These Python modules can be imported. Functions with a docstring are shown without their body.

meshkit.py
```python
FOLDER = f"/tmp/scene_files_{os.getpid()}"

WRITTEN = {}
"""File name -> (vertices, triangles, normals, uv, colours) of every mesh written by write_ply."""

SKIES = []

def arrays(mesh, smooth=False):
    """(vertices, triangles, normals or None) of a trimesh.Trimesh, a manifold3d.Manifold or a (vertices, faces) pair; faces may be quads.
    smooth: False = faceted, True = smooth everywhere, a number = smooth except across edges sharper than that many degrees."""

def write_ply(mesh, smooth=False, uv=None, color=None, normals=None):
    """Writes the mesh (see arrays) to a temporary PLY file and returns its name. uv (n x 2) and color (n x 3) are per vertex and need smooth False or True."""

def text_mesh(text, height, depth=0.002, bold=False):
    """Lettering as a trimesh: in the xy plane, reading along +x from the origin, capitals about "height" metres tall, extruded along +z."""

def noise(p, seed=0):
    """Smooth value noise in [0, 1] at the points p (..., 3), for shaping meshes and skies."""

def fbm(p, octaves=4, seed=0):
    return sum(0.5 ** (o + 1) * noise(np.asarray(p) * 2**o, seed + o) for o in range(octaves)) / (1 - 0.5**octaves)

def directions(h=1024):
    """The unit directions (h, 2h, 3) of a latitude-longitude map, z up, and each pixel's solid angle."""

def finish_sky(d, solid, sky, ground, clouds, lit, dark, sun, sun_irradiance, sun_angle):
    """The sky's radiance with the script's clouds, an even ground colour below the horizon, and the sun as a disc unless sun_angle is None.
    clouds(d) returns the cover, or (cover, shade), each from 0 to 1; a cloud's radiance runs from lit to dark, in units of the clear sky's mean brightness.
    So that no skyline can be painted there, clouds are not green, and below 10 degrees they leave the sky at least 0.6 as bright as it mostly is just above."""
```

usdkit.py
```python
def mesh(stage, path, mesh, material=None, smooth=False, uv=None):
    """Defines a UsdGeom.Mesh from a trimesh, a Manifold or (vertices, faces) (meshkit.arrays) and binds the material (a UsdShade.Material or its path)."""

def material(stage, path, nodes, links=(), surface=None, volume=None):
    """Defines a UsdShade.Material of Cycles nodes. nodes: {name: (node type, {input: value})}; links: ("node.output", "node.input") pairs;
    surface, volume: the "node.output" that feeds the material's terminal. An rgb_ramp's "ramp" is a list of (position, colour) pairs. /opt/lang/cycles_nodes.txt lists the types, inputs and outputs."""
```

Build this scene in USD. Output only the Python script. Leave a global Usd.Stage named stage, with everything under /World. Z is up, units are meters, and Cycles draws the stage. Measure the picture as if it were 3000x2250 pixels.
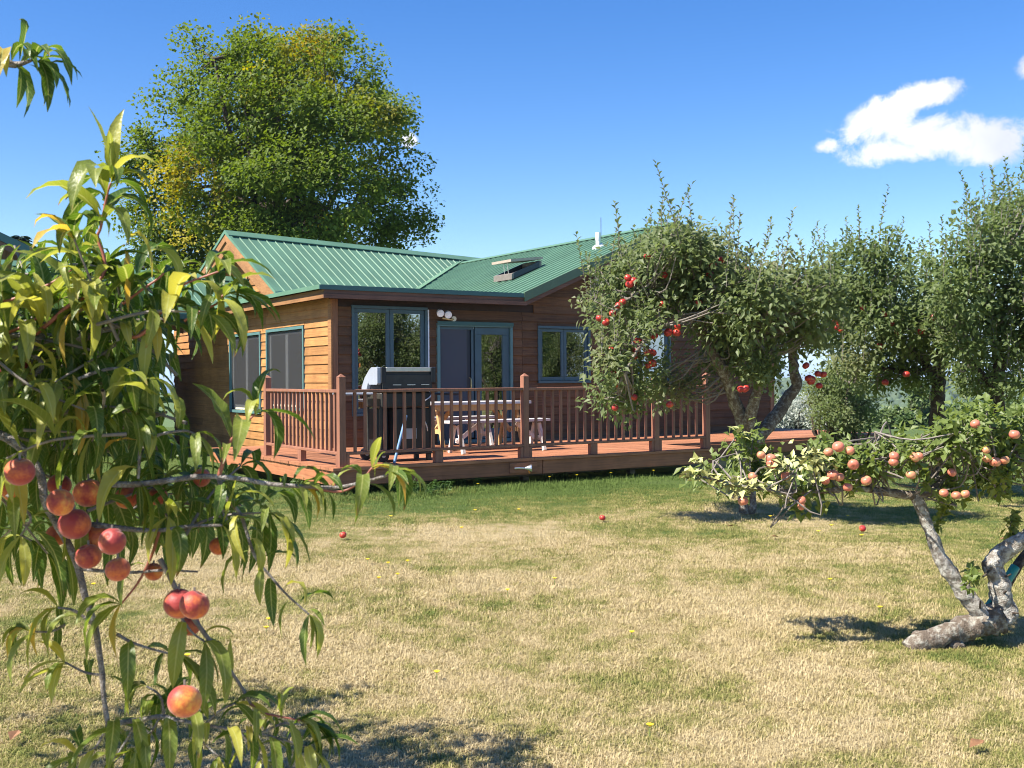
import math, random, numpy as np, trimesh, usdkit, meshkit
from pxr import Usd, UsdGeom, UsdLux, UsdShade, Gf, Sdf, Vt
from shapely.geometry import Polygon, box as sbox

stage = Usd.Stage.CreateInMemory()
UsdGeom.SetStageUpAxis(stage, 'Z')
UsdGeom.Xform.Define(stage, '/World')
UsdGeom.Scope.Define(stage, '/World/Looks')

# ---------------------------------------------------------------- camera
EYE = 1.46
FPX, PITCH, ROLL, YAW = 3190.0, math.radians(.288), math.radians(-.356), math.radians(57.58)
FW = np.array([0, math.cos(PITCH), -math.sin(PITCH)])
_u = np.array([0, math.sin(PITCH), math.cos(PITCH)])
_r = np.array([1.0, 0, 0])
RT = math.cos(ROLL) * _r + math.sin(ROLL) * _u
UP = -math.sin(ROLL) * _r + math.cos(ROLL) * _u
CAM = np.array([0, 0, EYE])
cam = UsdGeom.Camera.Define(stage, '/World/camera')
cam.CreateHorizontalApertureAttr(36.0)
cam.CreateVerticalApertureAttr(27.0)
cam.CreateFocalLengthAttr(36.0 * FPX / 3000)
cam.CreateClippingRangeAttr(Gf.Vec2f(0.05, 60000))
cam.CreateFStopAttr(11.0)
cam.CreateFocusDistanceAttr(9.0)
m4 = Gf.Matrix4d(*RT, 0, *UP, 0, *(-FW), 0, *CAM, 1)
cam.AddTransformOp().Set(m4)
cam.CreateExposureAttr(1.38)

# ---------------------------------------------------------------- sun and sky
U = np.array([math.sin(YAW), math.cos(YAW), 0])
V = np.array([-math.cos(YAW), math.sin(YAW), 0])
W = np.array([0, 0, 1.0])
SUN_EL = math.radians(50)
_h = -U * math.cos(math.radians(4)) + V * math.sin(math.radians(4))
SUN = np.array([_h[0] * math.cos(SUN_EL), _h[1] * math.cos(SUN_EL), math.sin(SUN_EL)])
sun = UsdLux.DistantLight.Define(stage, '/World/sun')
sun.CreateNormalizeAttr(True)
sun.CreateIntensityAttr(1.2)
sun.CreateAngleAttr(0.53)
sun.CreateColorAttr(Gf.Vec3f(1.0, 0.93, 0.82))
_z = SUN; _x = np.cross([0, 0, 1], _z); _x /= np.linalg.norm(_x); _y = np.cross(_z, _x)
sun.AddTransformOp().Set(Gf.Matrix4d(*_x, 0, *_y, 0, *_z, 0, 0, 0, 0, 1))


def ray(px, py):
    return FW + RT * (px - 1500) / FPX - UP * (py - 1125) / FPX


def cloud_nodes():
    """clouds as soft lobes in the sky, in angles about their own directions, broken up by noise"""
    n = {'tc': ('texture_coordinate', {}),
         'sky': ('sky_texture', {'sky_type': 'single_scattering', 'sun_disc': False, 'sun_elevation': SUN_EL,
                                 'sun_rotation': math.atan2(SUN[0], SUN[1]), 'altitude': 30.0, 'air_density': 1.0,
                                 'aerosol_density': 0.25, 'ozone_density': 2.6}),
         'nz': ('noise_texture', {'scale': 26.0, 'detail': 9.0, 'roughness': 0.64, 'distortion': 0.35}),
         'nz2': ('noise_texture', {'scale': 9.0, 'detail': 3.0, 'roughness': 0.5})}
    l = [('tc.generated', 'nz.vector'), ('tc.generated', 'nz2.vector')]
    lobes = [((2760, 400), .066, .0185, 0.02), ((2570, 350), .042, .022, .35), ((2690, 285), .046, .012, .16), ((2905, 425), .045, .020, -.05),
             ((2425, 425), .013, .007, 0.1), ((2640, 440), .05, .013, 0), ((1198, 410), .009, .008, 0), ((385, 465), .010, .006, 0), ((3050, 190), .02, .012, .3)]
    last = None
    for i, ((px, py), a, b, rot) in enumerate(lobes):
        d = ray(px, py); d = d / np.linalg.norm(d)
        e = np.cross(d, W); e /= np.linalg.norm(e); f = np.cross(e, d)
        e, f = e * math.cos(rot) + f * math.sin(rot), -e * math.sin(rot) + f * math.cos(rot)
        for k, (ax, s) in enumerate(((e, a), (f, b))):
            n[f'd{i}{k}'] = ('vector_math', {'math_type': 'dot_product', 'vector2': tuple(ax / s)})
            l.append(('tc.generated', f'd{i}{k}.vector1'))
            n[f's{i}{k}'] = ('math', {'math_type': 'multiply'})
            l += [(f'd{i}{k}.value', f's{i}{k}.value1'), (f'd{i}{k}.value', f's{i}{k}.value2')]
        n[f'q{i}'] = ('math', {'math_type': 'add'})
        l += [(f's{i}0.value', f'q{i}.value1'), (f's{i}1.value', f'q{i}.value2')]
        n[f'g{i}'] = ('math', {'math_type': 'subtract', 'value1': 1.0})
        l.append((f'q{i}.value', f'g{i}.value2'))
        n[f'front{i}'] = ('vector_math', {'math_type': 'dot_product', 'vector2': tuple(d)})
        l.append(('tc.generated', f'front{i}.vector1'))
        n[f'fm{i}'] = ('map_range', {'from_min': .9, 'from_max': .95, 'to_min': -9.0, 'to_max': 0.0, 'clamp': True})
        l.append((f'front{i}.value', f'fm{i}.value'))
        n[f'h{i}'] = ('math', {'math_type': 'add'})
        l += [(f'g{i}.value', f'h{i}.value1'), (f'fm{i}.result', f'h{i}.value2')]
        cur = f'h{i}.value'
        if last:
            n[f'm{i}'] = ('math', {'math_type': 'smoothmax', 'value3': .5})
            l += [(last, f'm{i}.value1'), (cur, f'm{i}.value2')]
            cur = f'm{i}.value'
        last = cur
    n['nb'] = ('map_range', {'from_min': 0.25, 'from_max': .75, 'to_min': -1.05, 'to_max': 1.05})
    n['sum'] = ('math', {'math_type': 'add'})
    n['cov'] = ('map_range', {'range_type': 'smoothstep', 'from_min': -0.1, 'from_max': 1.0, 'to_min': 0.0, 'to_max': .97, 'clamp': True})
    n['shade'] = ('rgb_ramp', {'ramp': [(0.35, (4.6, 4.8, 5.4)), (0.62, (6.4, 6.4, 6.6))]})
    n['mx'] = ('mix_color', {'blend_type': 'mix', 'use_clamp': False})
    n['hs'] = ('hsv', {'hue': .512, 'saturation': 1.35, 'value': 1.04})
    n['up'] = ('separate_xyz', {}); n['low'] = ('map_range', {'range_type': 'smoothstep', 'from_min': .0, 'from_max': .085, 'to_min': .85, 'to_max': 0.0, 'clamp': True})
    n['air'] = ('mix_color', {'blend_type': 'mix', 'use_clamp': False, 'b': (3.6, 5.2, 7.4)})
    n['bg'] = ('background_shader', {'strength': 0.074})
    l += [('nz.fac', 'nb.value'), ('nb.result', 'sum.value1'), (last, 'sum.value2'), ('sum.value', 'cov.value'),
          ('cov.result', 'mx.fac'), ('sky.color', 'hs.color'), ('tc.generated', 'up.vector'), ('up.z', 'low.value'), ('low.result', 'air.fac'), ('hs.color', 'air.a'), ('air.result', 'mx.a'), ('nz2.fac', 'shade.fac'), ('shade.color', 'mx.b'), ('mx.result', 'bg.color')]
    return n, l


_n, _l = cloud_nodes()
sky_mat = usdkit.material(stage, '/World/Looks/sky', _n, _l, surface='bg.background')
dome = UsdLux.DomeLight.Define(stage, '/World/sky')
UsdShade.MaterialBindingAPI.Apply(dome.GetPrim()).Bind(sky_mat)
dome.GetPrim().SetCustomDataByKey('kind', 'structure')

# ---------------------------------------------------------------- helpers: scene tree
NUM = {}
LOC = {}


def numbered(parent, name):
    k = (parent, name); i = NUM.get(k, 0); NUM[k] = i + 1
    return name if i == 0 else f'{name}_{i:03d}'


def tag(prim, label=None, cat=None, group=None, kind=None):
    for k, v in (('label', label), ('category', cat), ('group', group), ('kind', kind)):
        if v: prim.SetCustomDataByKey(k, v)
    return prim


def thing(name, label, cat, loc=(0, 0, 0), group=None, kind=None):
    path = '/World/' + numbered('/World', name)
    x = UsdGeom.Xform.Define(stage, path)
    x.AddTranslateOp().Set(Gf.Vec3d(*map(float, loc)))
    LOC[path] = np.array(loc, float)
    return tag(x.GetPrim(), label, cat, group, kind)


def part(parent, name, mesh, mat, smooth=False, label=None, kind=None, uv=None):
    """mesh in world coordinates becomes ONE Mesh prim under parent (a prim), or top-level with parent None"""
    pp = str(parent.GetPath()) if parent else '/World'
    path = pp + '/' + numbered(pp, name)
    off = LOC.get(pp, np.zeros(3)); LOC[path] = off
    if isinstance(mesh, (list, tuple)) and not (len(mesh) == 2 and isinstance(mesh[0], np.ndarray)):
        mesh = join(mesh)
    if not isinstance(mesh, tuple):
        mesh = (np.array(mesh.vertices), np.array(mesh.faces))
    m = usdkit.mesh(stage, path, (mesh[0] - off, mesh[1]), mat, smooth=smooth, uv=uv)
    return tag(m.GetPrim(), label, None, None, kind)


def single(name, label, cat, mesh, mat, smooth=False, group=None, kind=None):
    return tag(part(None, name, mesh, mat, smooth), label, cat, group, kind)


def copy_of(src, name, label, cat, loc, rotz=0.0, group=None, scale=1.0):
    path = '/World/' + numbered('/World', name)
    x = UsdGeom.Xform.Define(stage, path)
    p = x.GetPrim()
    p.GetReferences().AddInternalReference(src.GetPath())
    p.SetInstanceable(True)
    x.ClearXformOpOrder()
    x.AddTranslateOp().Set(Gf.Vec3d(*map(float, loc)))
    x.AddRotateZOp().Set(float(rotz))
    x.AddScaleOp().Set(Gf.Vec3f(scale, scale, scale))
    return tag(p, label, cat, group)


# ---------------------------------------------------------------- helpers: geometry
def join(ms):
    vs, fs, n = [], [], 0
    for m in ms:
        v, f = m if isinstance(m, tuple) else (np.array(m.vertices), np.array(m.faces))
        if f.shape[1] == 4: f = np.vstack([f[:, [0, 1, 2]], f[:, [0, 2, 3]]])
        vs.append(v); fs.append(f + n); n += len(v)
    return np.vstack(vs), np.vstack(fs)


HEXF = np.array([[0, 3, 2, 1], [4, 5, 6, 7], [0, 1, 5, 4], [1, 2, 6, 5], [2, 3, 7, 6], [3, 0, 4, 7]])


def hexa(p):
    """8 points: a ring of four, then the ring above it"""
    p = np.asarray(p, float)
    f = HEXF
    if np.dot(np.cross(p[1] - p[0], p[3] - p[0]), p[4] - p[0]) < 0: f = HEXF[:, ::-1]
    return p, np.vstack([f[:, [0, 1, 2]], f[:, [0, 2, 3]]])


# house frame: u along the front to the right, v away from the camera, w up from the deck
DECK = 0.36
_c = ray(1005, 1376); C0 = CAM + _c * ((DECK - EYE) / _c[2])


def G(u, v, w):
    return C0 + U * u + V * v + W * w


def HB(u0, u1, v0, v1, w0, w1, ch=0.0):
    if ch:
        return chbox((u0, v0, w0), (u1, v1, w1), ch, G)
    return hexa([G(u0, v0, w0), G(u1, v0, w0), G(u1, v1, w0), G(u0, v1, w0), G(u0, v0, w1), G(u1, v0, w1), G(u1, v1, w1), G(u0, v1, w1)])


def chbox(a, b, c, fn=None):
    """box with chamfered edges: hull of the box shrunk by c along each axis in turn"""
    a, b = np.minimum(a, b).astype(float), np.maximum(a, b).astype(float)
    c = min(c, (b - a).min() * .45)
    pts = []
    for k in range(3):
        lo, hi = a + c, b - c
        lo[k], hi[k] = a[k], b[k]
        for i in range(8):
            pts.append([(lo, hi)[(i >> j) & 1][j] for j in range(3)])
    h = trimesh.convex.convex_hull(np.array(pts))
    v = np.array(h.vertices)
    if fn: v = np.array([fn(*q) for q in v])
    f = np.array(h.faces)
    return v, f


def bar(p, q, w, h, up=(0, 0, 1)):
    """a straight rectangular bar from p to q"""
    p, q = np.asarray(p, float), np.asarray(q, float)
    t = (q - p) / np.linalg.norm(q - p)
    s = np.cross(t, up)
    if np.linalg.norm(s) < 1e-6: s = np.cross(t, [1, 0, 0])
    s /= np.linalg.norm(s); n = np.cross(s, t)
    o = [s * a * w / 2 + n * b * h / 2 for a, b in ((-1, -1), (1, -1), (1, 1), (-1, 1))]
    return hexa([p + x for x in o] + [q + x for x in o])


def tube(pts, radii, sides=8, caps=True, wob=0.0, seed=0):
    p = np.asarray(pts, float); n = len(p)
    r = np.broadcast_to(np.asarray(radii, float), (n,))
    t = np.gradient(p, axis=0); t /= np.linalg.norm(t, axis=1, keepdims=True) + 1e-12
    a = np.zeros_like(p)
    ref = np.array([0, 0, 1.0]) if abs(t[0, 2]) < .9 else np.array([1.0, 0, 0])
    a[0] = np.cross(t[0], ref); a[0] /= np.linalg.norm(a[0])
    for i in range(1, n):
        x = a[i - 1] - t[i] * np.dot(a[i - 1], t[i]); a[i] = x / (np.linalg.norm(x) + 1e-12)
    b = np.cross(t, a)
    ang = np.arange(sides) * 2 * np.pi / sides
    rr = r[:, None] * np.ones(sides)
    if wob:
        rng = np.random.default_rng(seed); rr = rr * (1 + wob * rng.uniform(-1, 1, rr.shape))
    v = p[:, None] + rr[..., None] * (np.cos(ang)[None, :, None] * a[:, None] + np.sin(ang)[None, :, None] * b[:, None])
    v = v.reshape(-1, 3)
    i, j = np.meshgrid(np.arange(n - 1), np.arange(sides), indexing='ij')
    q = np.stack([i * sides + j, i * sides + (j + 1) % sides, (i + 1) * sides + (j + 1) % sides, (i + 1) * sides + j], -1).reshape(-1, 4)
    f = np.vstack([q[:, [0, 1, 2]], q[:, [0, 2, 3]]])
    if caps:
        v = np.vstack([v, p[:1], p[-1:]]); k = n * sides
        jj = np.arange(sides)
        f = np.vstack([f, np.stack([np.full(sides, k), (jj + 1) % sides, jj], 1), np.stack([np.full(sides, k + 1), (n - 1) * sides + jj, (n - 1) * sides + (jj + 1) % sides], 1)])
    return v, f


def smoothline(pts, k=4):
    """Catmull-Rom through the points"""
    p = np.asarray(pts, float)
    if len(p) < 3: return np.array([p[0] + (p[-1] - p[0]) * t for t in np.linspace(0, 1, k + 1)])
    e = np.vstack([2 * p[0] - p[1], p, 2 * p[-1] - p[-2]])
    out = []
    for i in range(len(p) - 1):
        a, b, c, d = e[i:i + 4]
        for t in np.arange(k) / k:
            out.append(.5 * (2 * b + (c - a) * t + (2 * a - 5 * b + 4 * c - d) * t * t + (3 * b - a - 3 * c + d) * t ** 3))
    return np.vstack([out, p[-1:]])


def at(px, py, depth):
    return CAM + ray(px, py) * depth


def sphere(c, r, n=2, sq=(1, 1, 1)):
    m = trimesh.creation.icosphere(n, 1.0)
    return np.array(m.vertices) * np.array(sq) * r + np.asarray(c), np.array(m.faces)


def unit(x):
    return x / (np.linalg.norm(x, axis=-1, keepdims=True) + 1e-12)


def leaves(P, D, N, L, Wd, fold=.14, droop=.12):
    """many small leaves in one mesh: two folded triangles pairs each (base, left, right, mid, tip)"""
    P, D = np.asarray(P, float), unit(np.asarray(D, float))
    S = unit(np.cross(D, N)); N = np.cross(S, D)
    L = np.broadcast_to(L, (len(P),))[:, None]; Wd = np.broadcast_to(Wd, (len(P),))[:, None]
    dn = np.array([0, 0, -1.0])
    mid = P + D * L * .5 + dn * L * droop * .3
    tip = P + D * L + dn * L * droop
    lf = P + D * L * .42 - S * Wd * .5 + N * Wd * fold
    rt = P + D * L * .42 + S * Wd * .5 + N * Wd * fold
    v = np.stack([P, lf, rt, mid, tip], 1).reshape(-1, 3)
    b = np.arange(len(P))[:, None] * 5
    f = np.concatenate([b + [0, 3, 1], b + [1, 3, 4], b + [0, 2, 3], b + [2, 4, 3]], 0)
    return v, f


# ---------------------------------------------------------------- materials
def hexc(r, g, b):
    return (r, g, b)


MAT = {}


def mat(name, nodes, links=(), surface='p.BSDF', volume=None):
    MAT[name] = usdkit.material(stage, f'/World/Looks/{name}', nodes, links, surface=surface, volume=volume)
    return MAT[name]


def plain(name, col, rough=.6, var=.25, scale=14.0, metal=0.0, stretch=(1, 1, 1), bump=0.0, spec=.5, rnd=.0):
    """one colour broken up by noise, lightly bumped; rnd varies the tone from object to object"""
    c = np.array(col)
    n = {'g': ('geometry', {}), 'mp': ('mapping', {'scale': stretch}), 'nz': ('noise_texture', {'scale': scale, 'detail': 5.0, 'roughness': .6}),
         'r': ('rgb_ramp', {'ramp': [(.3, tuple(c * (1 - var))), (.7, tuple(np.minimum(c * (1 + var), 1)))]}),
         'p': ('principled_bsdf', {'roughness': rough, 'metallic': metal, 'specular_ior_level': spec})}
    l = [('g.position', 'mp.vector'), ('mp.vector', 'nz.vector'), ('nz.fac', 'r.fac')]
    last = 'r.color'
    if rnd:
        n['oi'] = ('object_info', {}); n['rm'] = ('map_range', {'to_min': 1 - rnd, 'to_max': 1 + rnd})
        n['hs'] = ('hsv', {'hue': .5, 'saturation': 1.0})
        l += [('oi.random', 'rm.value'), ('rm.result', 'hs.value'), (last, 'hs.color')]; last = 'hs.color'
    l.append((last, 'p.base_color'))
    if bump:
        n['b'] = ('bump', {'strength': 1.0, 'distance': bump}); l += [('nz.fac', 'b.height'), ('b.normal', 'p.normal')]
    return mat(name, n, l)


def wood(name, col, dark, along, rough=.7, rnd=.15, grain=1.0, knots=True, pale=None, pale_at=.72):
    """stained boards: long grain along a world axis, blotches, worn pale patches, tone per board"""
    ax = np.asarray(along, float)
    x = np.cross(ax, W if abs(ax[2]) < .9 else U); x /= np.linalg.norm(x); y = np.cross(ax, x)
    n = {'g': ('geometry', {}), 'oi': ('object_info', {})}
    l = []
    for k, (v, s) in enumerate(((ax, 1.6), (x, 46.0), (y, 46.0))):
        n[f'd{k}'] = ('vector_math', {'math_type': 'dot_product', 'vector2': tuple(v * s * grain)}); l.append(('g.position', f'd{k}.vector1'))
    n['off'] = ('math', {'math_type': 'multiply_add', 'value2': 37.0}); l += [('oi.random', 'off.value1'), ('d0.value', 'off.value3')]
    n['cx'] = ('combine_xyz', {}); l += [('off.value', 'cx.x'), ('d1.value', 'cx.y'), ('d2.value', 'cx.z')]
    n['nz'] = ('noise_texture', {'scale': 1.0, 'detail': 6.0, 'roughness': .62, 'distortion': .6}); l.append(('cx.vector', 'nz.vector'))
    n['r'] = ('rgb_ramp', {'ramp': [(.28, dark), (.5, col), (.75, tuple(np.minimum(np.array(col) * 1.25, 1)))]}); l.append(('nz.fac', 'r.fac'))
    n['bl'] = ('noise_texture', {'scale': 2.3, 'detail': 4.0, 'roughness': .6}); l.append(('g.position', 'bl.vector'))
    n['br'] = ('map_range', {'from_min': .3, 'from_max': .7, 'to_min': .78, 'to_max': 1.18}); l.append(('bl.fac', 'br.value'))
    n['rm'] = ('map_range', {'to_min': 1 - rnd, 'to_max': 1 + rnd}); l.append(('oi.random', 'rm.value'))
    n['mu'] = ('math', {'math_type': 'multiply'}); l += [('br.result', 'mu.value1'), ('rm.result', 'mu.value2')]
    n['hs'] = ('hsv', {'hue': .5, 'saturation': 1.0}); l += [('mu.value', 'hs.value'), ('r.color', 'hs.color')]
    last = 'hs.color'
    if pale:
        n['wn'] = ('noise_texture', {'scale': 5.0, 'detail': 8.0, 'roughness': .7}); l.append(('g.position', 'wn.vector'))
        n['wr'] = ('map_range', {'from_min': pale_at, 'from_max': pale_at + .06, 'to_min': 0, 'to_max': .7, 'clamp': True}); l.append(('wn.fac', 'wr.value'))
        n['wm'] = ('mix_color', {'b': pale}); l += [('wr.result', 'wm.fac'), (last, 'wm.a')]; last = 'wm.result'
    n['p'] = ('principled_bsdf', {'roughness': rough, 'specular_ior_level': .35}); l.append((last, 'p.base_color'))
    n['b'] = ('bump', {'strength': .6, 'distance': .004}); l += [('nz.fac', 'b.height'), ('b.normal', 'p.normal')]
    return mat(name, n, l)


def foliage(name, ramp, patch=None, trans=.35, rough=.45, pscale=.6, spec=.5, seed=0.0):
    """leaves: tone from leaf to leaf, another tone in patches through the crown, light shining through"""
    n = {'g': ('geometry', {}), 'r': ('rgb_ramp', {'ramp': ramp}), 'p': ('principled_bsdf', {'roughness': rough, 'specular_ior_level': spec}), 't': ('translucent_bsdf', {}),
         'ng': ('hsv', {'hue': .49, 'saturation': 1.15, 'value': 1.5}), 'm': ('mix_closure', {'fac': trans})}
    l = [('g.random_per_island', 'r.fac')]
    last = 'r.color'
    if patch:
        col, lo, hi = patch
        n['mp'] = ('mapping', {'location': (seed, seed * .7, 0)}); n['nz'] = ('noise_texture', {'scale': pscale, 'detail': 3.0})
        n['mr'] = ('map_range', {'from_min': lo, 'from_max': hi, 'to_min': 0, 'to_max': .6, 'clamp': True}); n['mx'] = ('mix_color', {'b': col})
        l += [('g.position', 'mp.vector'), ('mp.vector', 'nz.vector'), ('nz.fac', 'mr.value'), ('mr.result', 'mx.fac'), (last, 'mx.a')]; last = 'mx.result'
    l += [(last, 'p.base_color'), (last, 'ng.color'), ('ng.color', 't.color'), ('p.BSDF', 'm.closure1'), ('t.BSDF', 'm.closure2')]
    return mat(name, n, l, surface='m.closure')


# wood
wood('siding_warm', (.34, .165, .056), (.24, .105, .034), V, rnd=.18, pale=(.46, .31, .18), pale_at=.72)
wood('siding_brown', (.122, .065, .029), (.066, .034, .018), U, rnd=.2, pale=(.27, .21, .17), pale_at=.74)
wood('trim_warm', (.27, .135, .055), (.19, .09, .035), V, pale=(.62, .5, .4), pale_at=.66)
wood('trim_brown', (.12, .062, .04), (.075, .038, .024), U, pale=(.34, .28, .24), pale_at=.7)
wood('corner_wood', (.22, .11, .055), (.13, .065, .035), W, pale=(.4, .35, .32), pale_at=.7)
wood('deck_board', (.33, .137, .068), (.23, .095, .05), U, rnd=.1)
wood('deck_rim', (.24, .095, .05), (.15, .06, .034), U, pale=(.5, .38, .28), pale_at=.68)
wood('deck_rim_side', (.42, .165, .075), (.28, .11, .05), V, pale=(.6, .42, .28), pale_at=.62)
wood('rail_wood', (.27, .118, .072), (.19, .08, .05), W, rnd=.1, pale=(.45, .3, .22), pale_at=.72)
wood('old_wood', (.16, .13, .085), (.08, .065, .045), U, rnd=.2)
wood('grey_wood', (.46, .43, .42), (.3, .28, .27), U, rnd=.12)
wood('grey_leg', (.6, .56, .53), (.42, .39, .36), W, rnd=.12)
wood('tan_wood', (.46, .28, .12), (.32, .19, .08), W, rnd=.1)
wood('barn_wood', (.2, .11, .06), (.12, .065, .038), W, rnd=.25)
wood('barn_post', (.36, .26, .2), (.25, .18, .14), W)
# metal roof, trim
plain('roof_green', (.092, .185, .122), rough=.48, var=.12, scale=1.6, spec=.5, rnd=.03)
plain('roof_trim', (.035, .095, .085), rough=.4, var=.08, scale=4.0)
plain('rake_trim', (.07, .115, .06), rough=.45, var=.1, scale=4.0)
plain('frame_teal', (.085, .175, .175), rough=.45, var=.1, scale=5.0)
plain('frame_blue', (.045, .09, .11), rough=.45, var=.1, scale=5.0)
plain('sill_white', (.7, .74, .76), rough=.5, var=.08)
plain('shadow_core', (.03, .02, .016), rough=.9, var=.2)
plain('white_plastic', (.72, .72, .7), rough=.4, var=.05)
plain('cream', (.7, .66, .5), rough=.5, var=.08)
plain('blind', (.5, .48, .42), rough=.7, var=.05)
plain('skylight_frame', (.17, .145, .125), rough=.5, var=.15)
plain('skylight_dark', (.035, .04, .05), rough=.4, var=.1)
plain('skylight_edge', (.35, .28, .22), rough=.5, var=.1)
plain('brass', (.55, .45, .22), rough=.3, var=.1, metal=.8)
plain('black_enamel', (.016, .017, .02), rough=.35, var=.2)
plain('grill_back', (.035, .033, .027), rough=.5, var=.2)
plain('grill_cap', (.40, .43, .48), rough=.42, var=.06, metal=.35)
plain('steel', (.62, .6, .54), rough=.35, var=.1, metal=.7)
plain('tyre', (.014, .015, .02), rough=.6, var=.2)
plain('rubber_hose', (.05, .05, .05), rough=.6)
plain('pole_blue', (.13, .25, .45), rough=.4, var=.2)
plain('chrome', (.75, .74, .72), rough=.22, var=.1, metal=.9)
plain('concrete', (.26, .27, .25), rough=.9, var=.3, scale=22, bump=.006)
plain('lamp_glass', (.72, .76, .78), rough=.25, var=.12, scale=30)
plain('dry_leaf', (.22, .11, .05), rough=.7, var=.4, scale=30)
plain('flower_yellow', (.85, .6, .02), rough=.6, var=.1)
plain('stem_green', (.12, .2, .05), rough=.6)
plain('strap_teal', (.02, .22, .19), rough=.4, var=.2)
plain('orange_tag', (.85, .28, .03), rough=.6, var=.1)
for nm, base, pale, sc, th in (('bark_grey', (.14, .11, .085), (.36, .35, .30), 26.0, .58), ('bark_lichen', (.19, .165, .14), (.46, .45, .41), 34.0, .52), ('bark_peach', (.22, .195, .18), (.46, .44, .43), 60.0, .58), ('bark_dark', (.055, .042, .034), (.14, .12, .1), 16.0, .6)):
    mat(nm, {'g': ('geometry', {}), 'nz': ('noise_texture', {'scale': sc, 'detail': 6.0, 'roughness': .65}), 'n2': ('noise_texture', {'scale': sc * 4, 'detail': 4.0}),
             'r': ('rgb_ramp', {'ramp': [(.28, tuple(np.array(base) * .6)), (th - .1, base), (th + .1, pale)]}), 'b': ('bump', {'strength': 1.0, 'distance': .012}),
             'p': ('principled_bsdf', {'roughness': .85, 'specular_ior_level': .2})},
        [('g.position', 'nz.vector'), ('g.position', 'n2.vector'), ('nz.fac', 'r.fac'), ('r.color', 'p.base_color'), ('n2.fac', 'b.height'), ('b.normal', 'p.normal')])
plain('twig_red', (.28, .09, .06), rough=.5, var=.25, scale=60)
plain('twig_grey', (.17, .145, .125), rough=.7, var=.3, scale=60)
# glass and screens
mat('pane_glass', {'f': ('fresnel', {'IOR': 4.6}), 't': ('transparent_bsdf', {'color': (.82, .86, .85)}), 'gl': ('glossy_bsdf', {'roughness': 0.0, 'color': (.95, .97, 1)}), 'm': ('mix_closure', {})},
    [('f.fac', 'm.fac'), ('t.BSDF', 'm.closure1'), ('gl.BSDF', 'm.closure2')], surface='m.closure')
mat('insect_screen', {'d': ('principled_bsdf', {'base_color': (.042, .043, .046), 'roughness': .6}), 't': ('transparent_bsdf', {'color': (1, 1, 1)}), 'm': ('mix_closure', {'fac': .5})},
    [('d.BSDF', 'm.closure1'), ('t.BSDF', 'm.closure2')], surface='m.closure')
mat('door_screen', {'d': ('principled_bsdf', {'base_color': (.055, .048, .047), 'roughness': .7}), 't': ('transparent_bsdf', {'color': (1, 1, 1)}), 'm': ('mix_closure', {'fac': .45})},
    [('d.BSDF', 'm.closure1'), ('t.BSDF', 'm.closure2')], surface='m.closure')
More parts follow.
